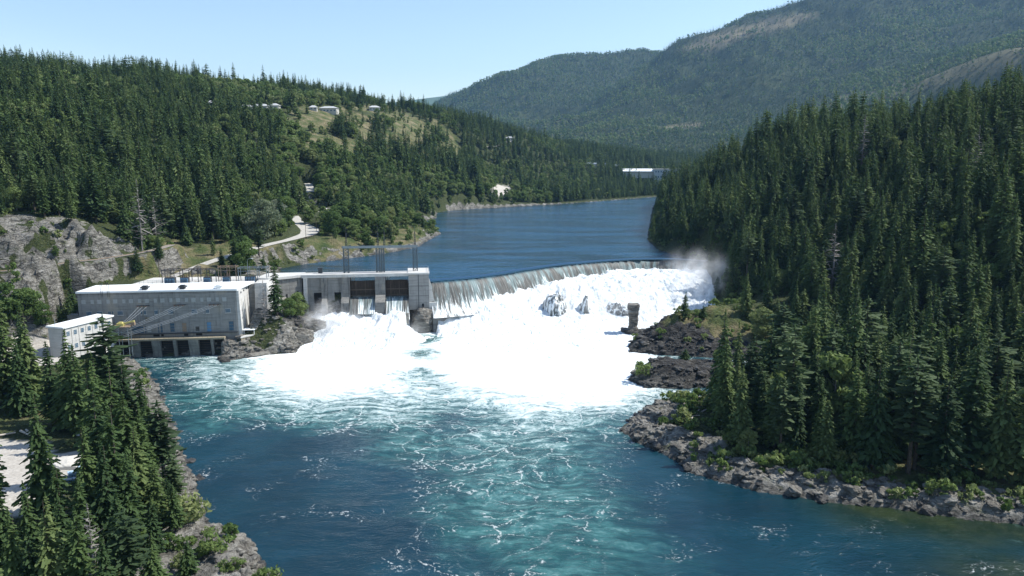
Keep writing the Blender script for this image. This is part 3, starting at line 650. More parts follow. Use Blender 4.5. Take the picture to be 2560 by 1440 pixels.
tt.part('frame', fr, M_STEEL); tt.part('platform', B().box(-46.5, -38.6, -10, -6, 14.2, 14.45), M_RUST)
tt = Thing('maintenance_crane', PH(-41, -7.5, 14.45), 'small faded yellow crane standing on the rusty switching platform', 'crane')
tt.part('cab', B().box(-43.8, -41.3, -8.8, -6.9, 14.45, 15.6).box(-43.2, -41.8, -8.5, -7.2, 15.6, 16.0), M_YEL)
tt.part('boom', B().poly([(-41.5, -8.2, 15.0), (-37.4, -8.2, 15.9), (-37.4, -7.4, 15.9), (-41.5, -7.4, 15.0), (-41.5, -8.2, 15.6), (-37.4, -8.2, 16.6), (-37.4, -7.4, 16.6), (-41.5, -7.4, 15.6)], [(0, 3, 2, 1), (4, 5, 6, 7), (0, 1, 5, 4), (1, 2, 6, 5), (2, 3, 7, 6), (3, 0, 4, 7)]), M_YEL)
tt.part('hoist', B().box(-38.6, -37.2, -8.4, -7.2, 14.7, 15.9), M_RUST)
# ---- tailrace deck on curved piers
t = Thing('tailrace_deck', PH(-26, -1.5, 0), 'narrow concrete tailrace deck on curved piers over dark water openings', 'deck')
t.part('deck', B().box(-50, -5, -3.2, -.02, 7.0, 7.7), M_TAN)
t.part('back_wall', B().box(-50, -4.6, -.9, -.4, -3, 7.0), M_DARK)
ra = B()
for i in range(24): ra.tube((-49+i*1.87, -3.0, 7.7), (-49+i*1.87, -3.0, 8.7), .04, k=4)
ra.box(-49.5, -5.2, -3.05, -2.95, 8.62, 8.7).box(-49.5, -5.2, -3.05, -2.95, 8.15, 8.2)
t.part('railing', ra, M_DSTEEL)
for a0, a1 in ((-50, -47.3), (-41.9, -38.2), (-33.4, -30.2), (-25.2, -24.0), (-19.2, -15.4), (-10.6, -9.5)):
    pr = [(-3.1, 7.0), (-.4, 7.0), (-.4, -4), (-1.6, -4), (-1.7, 0), (-1.9, 2), (-2.4, 4), (-2.9, 5.6)]
    t.part('pier', B().prism(pr, a0, a1), M_CON2)
for a0, a1 in ((-47.3, -41.9), (-38.2, -33.4), (-30.2, -25.2), (-24, -19.2), (-15.4, -10.6), (-9.5, -5)):
    g = B()
    for i in range(7): g.box(a0+.1, a1-.1, -1.15, -.92, .4+i*.95, .62+i*.95)
    t.part('stop_log', g, M_TIM)
# ---- white apron platform at the end wall
t = Thing('apron_platform', PH(6, 4, 2), 'white concrete apron with retaining wall beside the end wall', 'platform')
t.part('retaining_wall', B().plan([(1.6, -3.6), (11.2, 7.0), (11.5, 16), (1.6, 16)], -1, 7.3), M_TAN)
t.part('slab', B().plan([(1.55, -4.0), (11.6, 6.9), (11.9, 16), (1.55, 16)], 7.3, 7.8), M_CONL)
t.part('canopy', B().box(1.6, 6.2, .2, 4.6, 9.6, 9.8), M_WHT)
for a, b in ((6.0, .4), (6.0, 4.4), (2.0, .4)): t.part('canopy_post', B().tube((a, b, 7.8), (a, b, 9.6), .1), M_WHT)
# ---- annex
AO = np.array((-162.4, 268.4)); AE = np.array((.304, .953)); A_ = lambda: MB(AO, AE)
t = Thing('annex_building', (-164, 280, 4), 'narrow white annex with a flat roof and three storeys of small windows', 'building')
t.part('wall', A_().box(0, 22, 0, 7.2, -2, 18.4), M_CON if False else M_CONL)
t.part('roof', A_().box(-.5, 22.6, -.5, 7.7, 18.4, 19.0), M_ROOF)
for i in range(7):
    a = 1.8+i*3.1
    t.part('pilaster', A_().box(a-1.62, a-1.42, -.14, .01, 6, 18.4), M_CONL)
    for z in (15.4, 10.3):
        f = t.part('window', A_().box(a-.75, a+.75, -.08, .01, z-.1, z+1.7), M_CONL); g = A_()
        for k in range(3): g.box(a-.65, a+.65, -.10, -.07, z+.02+k*.55, z+.48+k*.55)
        t.part('pane', g, M_GLASS, parent=f)
solo('vent_pole', A_().tube((.2, 4, 19), (.2, 4, 22), .08), M_STEEL, 'short vent pole on the corner of the annex roof', 'pole')
# ------------------------------------------------------------------ intake and spillway dam
DO = np.array((-48.0, 345.6)); DE = np.array((.9915, .130)); K = lambda: MB(DO, DE)
t = Thing('intake_dam', (-72, 345, 9), 'concrete spillway dam with deck, piers and two timber gates', 'dam')
t.part('deck', K().box(-47.5, .3, -.6, 7, 25.6, 27.0), M_CONL)
W = MB((0, 0), (1, 0)); wp_ = [(-108.0, 330.0), (-95.4, 339.6), (-95.4, 347.5), (-110, 346)]
t.part('wing_deck', W.plan([(-108.6, 329.4), (-107.0, 329.6), (-94.8, 339.3), (-95.45, 347.5), (-112, 345), (-113.5, 330)], 26.0, 27.05), M_CONL)
t.part('wing_wall', MB((0, 0), (1, 0)).plan([(-107.6, 330.2), (-95.3, 339.8), (-95.5, 347), (-110, 344)], 4, 26.0), M_CON2)
for i in range(3):
    f = i/3+.2; x = -107.6+12.3*f; y = 330.2+9.6*f
    t.part('slit_window', MB((x, y), (.788, .615)).box(-.4, .4, -.1, .02, 14+i, 18+i), M_DARK)
def pier(a0, a1, nose=None, z1=25.6, mt=M_CON2):
    pr = [(-1.0, z1), (7, z1), (7, 4), (-1.8, 4)]; t.part('pier', K().prism(pr, a0, a1), mt)
    if nose:
        b, zt = nose; t.part('pier_nose', K().prism([(b, zt-2.4), (-1.0, zt), (-1.0, 5), (b, 5)], a0+.1, a1-.1), M_CON2)
pier(-46.8, -45.2, None, 25.6, M_CONL); pier(-38.9, -36.4, (-4.5, 16.4)); pier(-30.2, -26.6, (-4.5, 16.8)); pier(-14.9, -10.3, (-8, 17.4)); pier(-26.6, -26.3)
t.part('bay_wall', K().box(-45.2, -38.9, 1, 2, 18.5, 25.6).box(-36.4, -30.2, 1, 2, 18.5, 25.6), M_CON)
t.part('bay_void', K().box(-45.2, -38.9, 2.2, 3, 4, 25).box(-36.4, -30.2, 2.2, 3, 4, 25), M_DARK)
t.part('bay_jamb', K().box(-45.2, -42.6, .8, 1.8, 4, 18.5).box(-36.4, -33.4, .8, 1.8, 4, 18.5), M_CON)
t.part('sill', K().prism([(-1, 15.0), (5, 15.6), (5, 5), (-9, 5), (-8, 9.5), (-4.5, 13)], -26.3, -14.9).prism([(-1, 15.0), (5, 15.6), (5, 5), (-9, 5), (-8, 9.5), (-4.5, 13)], -10.3, .2), M_CON2)
for a0, a1 in ((-26.3, -14.9), (-10.3, 0.0)):
    g = t.part('gate', K().box(a0, a1, 1.6, 2.1, 16.4, 23.6), M_TIM, 'dark timber stop-log gate')
    s_ = K(); n_ = 22
    for i in range(n_): x0 = a0+(a1-a0)*i/n_; s_.box(x0+.05, x0+(a1-a0)/n_-.12, 1.36, 1.58, 16.4, 23.2+.25*((i*7) % 3))
    t.part('plank', s_, M_TIM, parent=g)
    s_ = K().box(a0, a1, 1.2, 1.34, 19.3, 19.7).box(a0, a1, 1.2, 1.34, 16.6, 16.95)
    for f in (.22, .6): x0 = a0+(a1-a0)*f; s_.box(x0, x0+.2, 1.18, 1.33, 16.6, 23.3)
    t.part('gate_beam', s_, M_GBEAM, parent=g)
    for f in (.03, .13): t.part('guide_post', K().box(a0+(a1-a0)*f, a0+(a1-a0)*f+.55, 3.5, 4.2, 22, 25.6), M_CONL)
ra = K()
for i in range(26): ra.tube((-46+i*1.84, 6.6, 27), (-46+i*1.84, 6.6, 28.1), .05, k=4)
ra.box(-46.5, 0, 6.55, 6.65, 28.0, 28.1).box(-46.5, 0, 6.56, 6.64, 27.5, 27.56); t.part('railing', ra, M_STEEL)
solo('electrical_cabinet', K().box(-40.6, -38.8, 4, 5.2, 27, 29.3).box(-41, -38.4, 3.8, 5.4, 29.3, 29.5), M_DSTEEL, 'small dark cabinet standing on the dam deck', 'cabinet')
# tower block
t = Thing('abutment_tower', (-43.5, 350, 10), 'square grey concrete tower block between the gates and the weir', 'tower')
t.part('block', K().box(.35, 9.6, -2.6, 13, 10.2, 26.7), M_CON)
t.part('cap', K().box(.0, 9.9, -2.9, 13.3, 26.7, 27.35), M_CONL)
t.part('groove', K().box(4.6, 4.95, -2.64, -2.55, 11, 26.6).box(.4, 9.5, -2.635, -2.55, 21.2, 21.4).box(.4, 9.5, -2.635, -2.55, 16.6, 16.75), M_DSTEEL)
t.part('doorway', K().box(6.2, 7.1, -2.66, -2.5, 10.6, 13.0), M_DARK)
t.part('buttress', K().prismb([(9.6, 24), (10.4, 22), (12.4, 11), (9.6, 11)], -1.4, -.4).prismb([(9.6, 24), (10.4, 22), (12.4, 11), (9.6, 11)], 4.2, 5.2).box(9.6, 12.6, -2.6, -1.5, 10.2, 13.4), M_CONL)
ra = K()
for a, b in [(9.6, i*1.8-2) for i in range(8)]+[(i*1.8+.5, 12.9) for i in range(6)]: ra.tube((a, b, 27.35), (a, b, 28.4), .05, k=4)
ra.box(9.55, 9.65, -2.2, 13, 28.3, 28.4).box(.5, 9.65, 12.85, 12.95, 28.3, 28.4); t.part('railing', ra, M_STEEL)
# gate hoist gantry
t = Thing('gate_gantry', (-60, 349, 27), 'steel lattice gate hoist gantry with long top beam on the dam deck', 'gantry')
def lattice(a, w_, b=3.6, z0=27.0, z1=38.3):
    g = K()
    for x in (a, a+w_):
        for y in (b, b+1.4): g.box(x-.2, x+.2, y-.2, y+.2, z0, z1)
    n_ = 7
    for i in range(n_):
        za, zb = z0+(z1-z0)*i/n_, z0+(z1-z0)*(i+1)/n_
        g.tube((a, b, za), (a+w_, b, zb), .11, k=4).tube((a+w_, b, za), (a, b, zb), .11, k=4).tube((a, b, zb), (a+w_, b, zb), .1, k=4).tube((a+w_, b, za), (a+w_, b+1.4, zb), .1, k=4)
    t.part('leg', g, M_GSTEEL)
lattice(-29.0, 2.2); lattice(-14.2, 1.6); lattice(-11.9, 1.2); lattice(2.6, 1.9)
t.part('beam', K().box(-29.6, 4.9, 3.5, 5.1, 38.3, 39.2).box(-29.6, 4.9, 3.4, 3.55, 39.2, 39.45), M_STEEL)
for a in (-26, -20, -8, -3, 1):
    t.part('hoist_motor', K().box(a-.5, a+.5, 3.8, 4.8, 39.0, 39.7), M_DSTEEL)
for a in (-27.6, -13.3, -10.4, 3.6):
    g = K()
    for j in (-.35, .35): g.tube((a+j, 4.3, 39), (a+j*.35, 4.3, 45.5), .17, .10, 5)
    for j in range(6): g.tube((a-.32+.04*j, 4.3, 39.6+j), (a+.32-.04*j, 4.3, 40.1+j), .08, k=4)
    g.tube((a, 4.3, 45.3), (a, 4.3, 48.8), .10, .04, 5); t.part('mast', g, M_DSTEEL)
# penstock wing between powerhouse and dam
t = Thing('penstock_wall', PH(9, 18, 8), 'sloping pale concrete penstock wall between the powerhouse and dam', 'wall')
t.part('wall', B().prism([(17.2, 26.4), (30, 26.6), (30, 6), (15.2, 6), (15.6, 14)], 3.6, 8.6), M_CONL)
t.part('face', B().plan([(1.1, 17.4), (3.55, 18.2), (3.55, 30), (.0, 30)], 6, 25.6), M_CON)
t.part('spur', B().poly([(8.7, 16, 25.9), (10.0, 18, 25.9), (10.0, 30, 25.9), (8.7, 30, 25.9), (9.2, 12.5, 7), (14.5, 15, 7), (14.5, 30, 7), (9.2, 30, 7)], [(0, 1, 2, 3), (4, 7, 6, 5), (0, 4, 5, 1), (1, 5, 6, 2), (2, 6, 7, 3), (3, 7, 4, 0)]), M_CONL)
# yard behind, transformers and racks
solo('switchyard_pad', B().plan([(-50, 19.6), (9, 19.8), (10, 42), (-46, 42)], 25.2, 25.75), M_CONL, 'pale concrete switchyard pad behind the powerhouse roof', 'pad', kind='structure')
for i, (a, w_, lb) in enumerate([(-33, 4.2, 'leftmost, beside the utility pole'), (-27, 3.2, 'second from the left'), (-17.5, 3.0, 'behind the middle roof vent'), (-9.5, 3.0, 'behind the white roof vent'), (.5, 4.4, 'rightmost, under the tall rack')]):
    tt = Thing('transformer', PH(a, 24, 25.75), 'dark blue-grey transformer in the switchyard, '+lb, 'transformer', 'transformers in the switchyard')
    tt.part('tank', B().box(a-w_/2, a+w_/2, 23, 25.4, 25.75, 28.4), M_DSTEEL)
    g = B()
    for k in range(7): x = a-w_/2+.2+k*(w_-.4)/6; g.box(x-.08, x+.08, 22.5, 22.99, 26.0, 28.1)
    tt.part('radiator', g, M_BLUE)
    for k in (-1, 0, 1): tt.part('bushing', B().tube((a+k*w_*.28, 24.2, 28.4), (a+k*w_*.28, 24.2, 29.7), .14, .07), M_CER)
for i, (a0, a1, zt, mt, lb) in enumerate([(-37, -14.5, 31.4, M_DSTEEL, 'long low grey rack'), (-13.4, -6, 32.4, M_RUST, 'tan painted short rack in the middle'), (-5, 7, 31.9, M_STEEL, 'grey rack nearest the dam')]):
    tt = Thing('switchyard_rack', PH((a0+a1)/2, 27, 25.75), lb+' of posts and beams behind the powerhouse roof', 'steel rack', 'racks in the switchyard')
    n_ = max(2, int((a1-a0)/3.6)); g = B()
    for k in range(n_+1):
        a = a0+(a1-a0)*k/n_
        p1 = B().box(a-.13, a+.13, 26.2, 26.46, 25.75, zt+(.8 if i == 1 else 0)).box(a-.13, a+.13, 30.2, 30.46, 25.75, zt); tt.part('post', p1, mt)
        g.tube((a, 26.2, zt-.2), (a, 30.4, zt-.2), .08, k=4)
        if k < n_:
            a2 = a0+(a1-a0)*(k+1)/n_; g.tube((a, 26.3, zt-1.6), (a2, 26.3, zt-.2), .05, k=4)
    g.box(a0-.3, a1+.3, 26.15, 26.5, zt-.3, zt-.05).box(a0-.3, a1+.3, 30.15, 30.5, zt-.3, zt-.05).box(a0-.3, a1+.3, 26.2, 26.4, zt-1.7, zt-1.55); tt.part('beam', g, mt)
    for k in range(n_*2): a = a0+.8+(a1-a0-1)*k/(n_*2); tt.part('insulator', B().tube((a, 26.3, zt-.05), (a, 26.3, zt+.75), .11, .07), M_CER)
fe = Thing('yard_railing', PH(-20, 19.4, 27), 'thin steel railing along the rear edge of the powerhouse roof', 'railing'); g = B()
for k in range(30): a = -46+k*1.75; g.tube((a, 19.9, 25.75), (a, 19.9, 27.9), .05, k=4)
g.box(-46, 5, 19.86, 19.94, 27.8, 27.88).box(-46, 5, 19.86, 19.94, 27.2, 27.26); fe.part('rails', g, M_STEEL)
# poles and lamps
def upole(px, py, top, lb, Y=None, lamp=False):
    g0 = hit(px, py) if Y is None else D(px, py, Y); a, b, c = ray(px, top); h = HC+c*(g0[1]/b)-g0[2]; x, y, z = g0
    T = Thing('street_lamp' if lamp else 'utility_pole', (x, y, z), lb, 'street lamp' if lamp else 'utility pole', 'utility poles beside the road' if not lamp else None)
    M0 = MB((x, y), (1, 0)); T.part('pole', M0.tube((0, 0, z-.5), (0, 0, z+h), .15, .10, 7), M_STEEL if lamp else M_BARK)
    if lamp:
        arm = MB((x, y), (1, 0)); pr = (0, 0)
        for k in range(6):
            t0, t1 = k/6*math.pi/2, (k+1)/6*math.pi/2
            arm.tube((1.8*(1-math.cos(t0)), 0, z+h+1.1*math.sin(t0)), (1.8*(1-math.cos(t1)), 0, z+h+1.1*math.sin(t1)), .08, k=5)
        T.part('arm', arm, M_STEEL); T.part('lamp_head', MB((x, y), (1, 0)).box(1.7, 2.6, -.15, .15, z+h+.95, z+h+1.15), M_WHT)
    else:
        T.part('crossarm', MB((x, y), (1, 0)).box(-1.1, 1.1, -.08, .08, z+h-1.0, z+h-.82), M_BARK)
        for k in (-1, 0, 1): T.part('insulator', MB((x, y), (1, 0)).tube((k*.95, 0, z+h-.82), (k*.95, 0, z+h-.5), .09), M_CER)
upole(399, 694, 648, 'dark wooden utility pole at the left end of the switchyard')
upole(765, 596, 546, 'wooden utility pole on the inner side of the road bend')
upole(791, 578, 540, 'wooden utility pole among the bushes past the road bend')
upole(621, 702, 652, 'tall curved-arm street lamp rising behind the powerhouse switchyard', Y=334, lamp=True)
# ------------------------------------------------------------------ roads
def strip(name, pts, hw, mat, label, kind, lift=.06):
    P_ = np.array(pts); T_ = np.gradient(P_[:, :2], axis=0); T_ /= np.linalg.norm(T_, axis=1)[:, None]; N_ = np.stack((-T_[:, 1], T_[:, 0]), 1)
    hwv = np.full(len(P_), hw) if np.isscalar(hw) else np.asarray(hw); W_ = np.linspace(-1, 1, 5)
    V = np.array([[*(P_[i, :2]+N_[i]*hwv[i]*q), P_[i, 2]+lift] for i in range(len(P_)) for q in W_])
    me = mesh_np(name, V, grid_faces(len(P_), 5), mat, True); return tag(link(bpy.data.objects.new(name, me)), label, 'road', kind=kind)
m = NT('gravel_road'); n = m.noise(m.pos(), .9, 6, .6)
M_ROAD = m.done(m.bsdf(m.ramp(n, [(.3, (.33, .315, .28)), (.7, (.50, .48, .44))]), .95, m.bump(n, .05)))
M_BALL = mat_flat('track_ballast', (.26, .25, .23), .95, 0, .4, 3)
rs = RS['main']; wv = np.full(len(rs), 3.0); wv[int(len(rs)*.62):int(len(rs)*.88)] = 6.0; wv = np.convolve(np.pad(wv, 4, 'edge'), np.ones(9)/9, 'valid')
strip('road', rs, wv, M_ROAD, 'pale gravel road climbing the bank behind the powerhouse', 'structure')
strip('upper_road', RS['upper'], 3.2, M_ROAD, 'pale road bending up through the trees', 'structure')
strip('railway_bed', RS['rail'], 2.0, M_BALL, 'narrow railway bed cut across the rock slope', 'structure')
rl = Thing('railway_track', tuple(RS['rail'][0]), 'thin rusty railway track along the cut in the rock slope', 'railway')
for sd_ in (-.72, .72):
    P_ = RS['rail']; T_ = np.gradient(P_[:, :2], axis=0); T_ /= np.linalg.norm(T_, axis=1)[:, None]; g = MB()
    for i in range(len(P_)-1):
        q0 = P_[i, :2]+np.array((-T_[i, 1], T_[i, 0]))*sd_; q1 = P_[i+1, :2]+np.array((-T_[i+1, 1], T_[i+1, 0]))*sd_; g.tube((q0[0], q0[1], P_[i, 2]+.16), (q1[0], q1[1], P_[i+1, 2]+.16), .09, k=4)
    rl.part('rail', g, M_RUST)
for nm, pl, lb in (('quarry_road', [(1212, 370, 1150), (1235, 368, 1150), (1262, 358, 1170), (1285, 343, 1200)], 'short pale road climbing the far hillside'), ('valley_road', [(1440, 420, 1350), (1500, 420, 1400), (1560, 416, 1450)], 'pale road in front of the distant power station')):
    pp_ = spline([hit(a, b) for a, b, _ in pl]); pp_[:, 2] = gh(pp_[:, 0], pp_[:, 1]); strip(nm, pp_, 4.0, M_ROAD, lb, 'structure', .8)
# ------------------------------------------------------------------ hill houses and the distant station
def house(px, py, w_, d_, h_, lb, rz=.15, roof=M_ROOF, lift=0):
    g0 = hit(px, py); x, y, z = g0; z += lift; e = (math.cos(rz), math.sin(rz)); Q = lambda: MB((x, y), e)
    T = Thing('hill_house', (x, y, z), lb, 'house', 'houses on the far left hilltop')
    T.part('wall', Q().box(-w_/2, w_/2, -d_/2, d_/2, z-3, z+h_), M_WALLH)
    o = .9; T.part('roof', Q().poly([(-w_/2-o, -d_/2-o, z+h_), (w_/2+o, -d_/2-o, z+h_), (w_/2+o, d_/2+o, z+h_), (-w_/2-o, d_/2+o, z+h_), (-w_/2+d_*.4, 0, z+h_+2.4), (w_/2-d_*.4, 0, z+h_+2.4)], [(0, 3, 2, 1), (0, 1, 5, 4), (1, 2, 5), (2, 3, 4, 5), (3, 0, 4)]), roof)
    for k in range(max(2, int(w_/4))): a = -w_/2+2+k*4; T.part('window', Q().box(a-.9, a+.9, -d_/2-.08, -d_/2+.02, z+1, z+2.6), M_GLASS)
HOUSES = [(823, 281, 20, 12, 4.5, 'largest white hilltop house with hipped roof above the dry slope'), (784, 276, 8, 6, 3, 'tiny white shed left of the large hipped-roof house'), (612, 277, 16, 9, 4, 'white-roofed house leftmost of the low pair on the hilltop'), (652, 276, 17, 9, 4, 'long low house right of its white-roofed neighbour on the hilltop'),
          (688, 274, 9, 8, 4, 'small white house at the edge of the hilltop trees'), (936, 277, 14, 9, 4, 'half-hidden pale house among trees on the hilltop'), (1274, 352, 12, 9, 5, 'white house at the top of the short far road'), (527, 268, 7, 6, 4, 'small pale house deep in the trees on the left skyline')]
for q in HOUSES: house(*q, rz=rng.uniform(-.1, .3), roof=M_HROOF)
hp = [hit(q[0], q[1]) for q in HOUSES]
g0 = D(1672, 437, 1330); S_ = lambda: MB((g0[0], g0[1]), (.99, -.12))
t = Thing('distant_powerhouse', tuple(g0), 'distant grey-blue power station with two rows of windows across the reservoir', 'powerhouse')
z0 = g0[2]; t.part('wall', S_().box(-26, 34, 0, 18, z0-14, z0+9), mat_flat('distant_wall', (.40, .43, .45), .8, 0, .1)); t.part('roof', S_().box(-26.5, 34.5, -.5, 18.5, z0+9, z0+10), M_CONL)
for k in range(13): t.part('window', S_().box(-23+k*4.4, -21+k*4.4, -.15, .05, z0+4, z0+6.5), M_GLASS)
for k in range(13): t.part('window', S_().box(-23+k*4.4, -21+k*4.4, -.15, .05, z0-5, z0-2), M_GLASS)
t = Thing('distant_hall', tuple(g0+np.array((-70, 20, 12))), 'long low hall with bright white roof beside the distant station', 'building')
t.part('wall', S_().box(-78, -27, 6, 30, z0-6, z0+6), M_WALLH); t.part('roof', S_().poly([(-79, 4, z0+6), (-26.8, 4, z0+6), (-26.8, 31, z0+10), (-79, 31, z0+10), (-79, 4, z0+5), (-26.8, 4, z0+5), (-26.8, 31, z0+5), (-79, 31, z0+5)], [(0, 1, 2, 3), (4, 7, 6, 5), (0, 4, 5, 1), (1, 5, 6, 2), (2, 6, 7, 3), (3, 7, 4, 0)]), M_ROOF)
for i, (px, py) in enumerate(((1478, 420), (1512, 420), (1545, 424))):
    g1 = hit(px, py); x, y, z = g1; Q = lambda: MB((x, y), (.99, -.1))
    T = Thing('valley_shed', tuple(g1), ('grey shed leftmost in the far valley yard', 'low pale shed in the middle of the far valley yard', 'small shed beside the bright-roofed hall')[i], 'shed', 'sheds in the far valley')
    T.part('wall', Q().box(-9, 9, -5, 5, z-2, z+7), M_WALLH); T.part('roof', Q().poly([(-9.5, -5.5, z+7), (9.5, -5.5, z+7), (9.5, 5.5, z+7), (-9.5, 5.5, z+7), (-9.5, 0, z+9.5), (9.5, 0, z+9.5)], [(0, 3, 2, 1), (0, 1, 5, 4), (2, 3, 4, 5), (1, 2, 5), (3, 0, 4)]), M_STEEL)
# ------------------------------------------------------------------ weir sheet, white water
CS = spline(CREST, 24); dd = np.r_[0, np.cumsum(np.linalg.norm(np.diff(CS[:, :2], axis=0), axis=1))]
L_ = dd[-1]; ns = 420; ss = np.linspace(-1.5, L_, ns); cx = np.interp(ss, dd, CS[:, 0]); cy = np.interp(ss, dd, CS[:, 1])
cx = np.where(ss < 0, CS[0, 0]+ss*.98, cx); cy = np.where(ss < 0, CS[0, 1]+ss*.2, cy)
tx = np.gradient(cx); ty = np.gradient(cy); ln = np.hypot(tx, ty); tx /= ln; ty /= ln; nx, ny = ty, -tx     # downstream
prof = [(-7, 22.05), (-4, 22.05), (-2, 22.02), (-.8, 21.9), (0, 21.6), (.8, 21.1), (1.6, 20.3), (2.4, 19.3), (3.2, 18.1), (4, 16.8), (4.8, 15.4), (5.7, 13.8), (6.7, 12.2), (7.8, 10.7), (9, 9.3), (10.5, 8.0), (12, 7)]
pv = np.interp(np.linspace(0, 16, 60), range(17), [q[0] for q in prof]); pz = np.interp(pv, [q[0] for q in prof], [q[1] for q in prof])
S2, V2 = np.meshgrid(ss, pv); Zs = np.repeat(pz[:, None], ns, 1)
rough = (fbm(S2, V2*.12, 1.1, 3, 201)-.5)*.45*sstep(.3, 3, V2)
X2 = cx[None]+nx[None]*(V2+rough); Y2 = cy[None]+ny[None]*(V2+rough); Z2 = Zs+rough*.5
Vv = np.stack((X2, Y2, Z2), -1).reshape(-1, 3)
m = NT('weir_sheet'); c = m.attr('sv', 'Color'); s = m.sep(c); p = m.pos()
cmb = m.n('ShaderNodeCombineXYZ'); m.put(cmb.inputs[0], m.math('MULTIPLY', s[0], 1.0)); m.put(cmb.inputs[1], m.math('MULTIPLY', s[1], .13))
st = m.noise(cmb.outputs[0], 1.5, 6, .7, .25); st2 = m.noise(m.mapv(cmb.outputs[0], (.28, .8, 1)), 1.0, 4, .6, .6)
v = s[1]
deep = m.mix(m.rng(v, -6, 0), (.006, .042, .105), (.012, .05, .075))
glaze = m.mix(m.rng(st, .35, .65), (.055, .055, .05), (.15, .15, .14))
teal_ = m.rng(st2, .45, .62); glaze = m.mix(m.math('MULTIPLY', teal_, .6), glaze, (.20, .30, .31))
col = m.mix(m.rng(v, -.6, 1.2), deep, glaze)
wh = m.math('ADD', m.math('MULTIPLY', st, .6), m.math('MULTIPLY', st2, .4)); thr = m.rng(v, 1.5, 9, .61, .44, False)
white = m.math('MULTIPLY', m.rng(wh, m.math('SUBTRACT', thr, .02), m.math('ADD', thr, .09)), m.rng(v, .8, 2.6))
col = m.mix(white, col, (.84, .88, .88))
m.put(m.out.inputs[0], m.bsdf(col, m.mix(white, (.42,)*3, (.85,)*3), m.bump(st, .35, .7), m.rng(v, -6, -2, .45, .12))); M_SHEET = m.m
me = mesh_np('weir_water', Vv, grid_faces(*S2.shape)[:, ::-1], M_SHEET, True); set_attr(me, 'sv', np.stack((S2, V2, V2*0), -1).reshape(-1, 3))
tag(link(bpy.data.objects.new('weir_water', me)), 'smooth sheet of water sliding over the long curved weir', 'water', kind='structure')
# concrete body of the weir under the sheet
Vb = []
for k in range(0, ns, 6):
    for v_, z_ in ((-3, 21.2), (0, 20.6), (2, 18.6), (5, 13.6), (9, 7.6), (12, -6), (-3, -6)): Vb.append((cx[k]+nx[k]*v_, cy[k]+ny[k]*v_, z_))
nb = len(Vb)//7; Fb = [(i*7+j, (i+1)*7+j, (i+1)*7+(j+1) % 7, i*7+(j+1) % 7) for i in range(nb-1) for j in range(7)]
me = bpy.data.meshes.new('weir'); me.from_pydata(Vb, [], Fb); me.materials.append(M_CON2); o = bpy.data.objects.new('weir', me)
tag(link(o), 'long curved concrete weir under the overflowing water', 'weir')
def DZ(px, Y, z):
    "point on pixel column px at distance Y and height z"
    dz = z-HC; zc = Y*CT-dz*ST; return np.array(((px-1280)*zc/FPX, Y, z))
FW = [ (1085, 347, 10.2), (1150, 350, 10.4), (1200, 354, 10.9), (1260, 362, 11.8), (1300, 371, 12.9), (1350, 382, 13.8), (1400, 392, 15), (1440, 402, 15.6), (1500, 408, 16.2), (1600, 415, 16.9), (1700, 416, 17.1), (1760, 414, 17),
 (1450, 393, 15.2), (1550, 394, 15.6), (1650, 396, 16), (1720, 396, 14), (1440, 376, 13.2), (1500, 380, 12.6), (1560, 382, 13), (1640, 382, 12), (1720, 382, 9), (1400, 368, 8), (1500, 369, 6), (1580, 370, 6.4), (1660, 371, 6.5), (1740, 372, 4),
 (1400, 356, 2.8), (1500, 358, 2.2), (1580, 356, 1.6), (1660, 358, 2.2), (1740, 366, 2.4), (1400, 343, 1.1), (1500, 336, .7), (1560, 336, .5), (1620, 342, .7), (1700, 346, 1.0), (1300, 347, 1.6), (1200, 336, 1.2), (1100, 335, 1.0), (1100, 341, 4.5), (1150, 344, 5), (1200, 347, 5.2), (1250, 352, 5.6), (1300, 360, 6.5), (1350, 370, 9), (1300, 322, .5), (1200, 316, .35), (1100, 325, .3), (1500, 316, .2), (1400, 310, .2), (1600, 320, 0), (1300, 300, 0), (1500, 300, -.3),
 (880, 336.5, 10.5), (940, 337, 10.6), (1010, 338, 10.8), (830, 334, 9.0), (860, 330, 9.2), (920, 330, 7.6), (1010, 331, 7.5), (830, 322, 5.4), (920, 322, 4.0), (1010, 322, 3.3), (800, 315, 2.4), (900, 312, 1.2), (1000, 312, .7), (760, 307, .3), (700, 299, -.4), (800, 300, -.1), (900, 298, 0), (1000, 298, -.2), (1050, 320, -.2), (1070, 330, -.1), (650, 296, -.2), (1100, 300, -.2), (1200, 290, -.4), (790, 326, 4.0), (1300, 280, -.5), (700, 285, -.5), (1000, 280, -.5), (1600, 300, -.6)]
fw = [DZ(*q) for q in FW]; WQ = MQ(fw, [q[2] for q in fw], c=3.0, lam=.15)
wx2 = np.arange(-100, 108, .75); wy2 = np.arange(282, 424, .75); A2, B2 = np.meshgrid(wx2, wy2)
H2 = WQ(A2, B2); dlow = pdist(LOW, A2, B2)
turb = np.clip(.35+.18*np.abs(H2), .35, 1.6)*sstep(-1.5, 1.0, H2)
H2 = H2+(ridged(A2, B2*.8, 5.5, 4, 301)-.55)*2.1*turb+(fbm(A2, B2, 1.6, 3, 302)-.5)*1.1*turb-.12
keep = (((dlow < 2.5) & (H2 > -.8))[:-1, :-1]) | (((dlow < 2.5) & (H2 > -.8))[1:, 1:])
vfoot = pdist([(q[0], q[1]) for q in np.stack((cx+nx*3.5, cy+ny*3.5), 1)[::6]]+[(120, 470), (-60, 470), (-38, 356)], A2, B2)
tw = pdist([K().w(.2, -2.9, 0)[:2], K().w(9.8, -2.9, 0)[:2], K().w(9.8, 13, 0)[:2], K().w(.2, 13, 0)[:2]], A2, B2)
keep &= (vfoot > -.5)[:-1, :-1] & (tw > .6)[:-1, :-1]
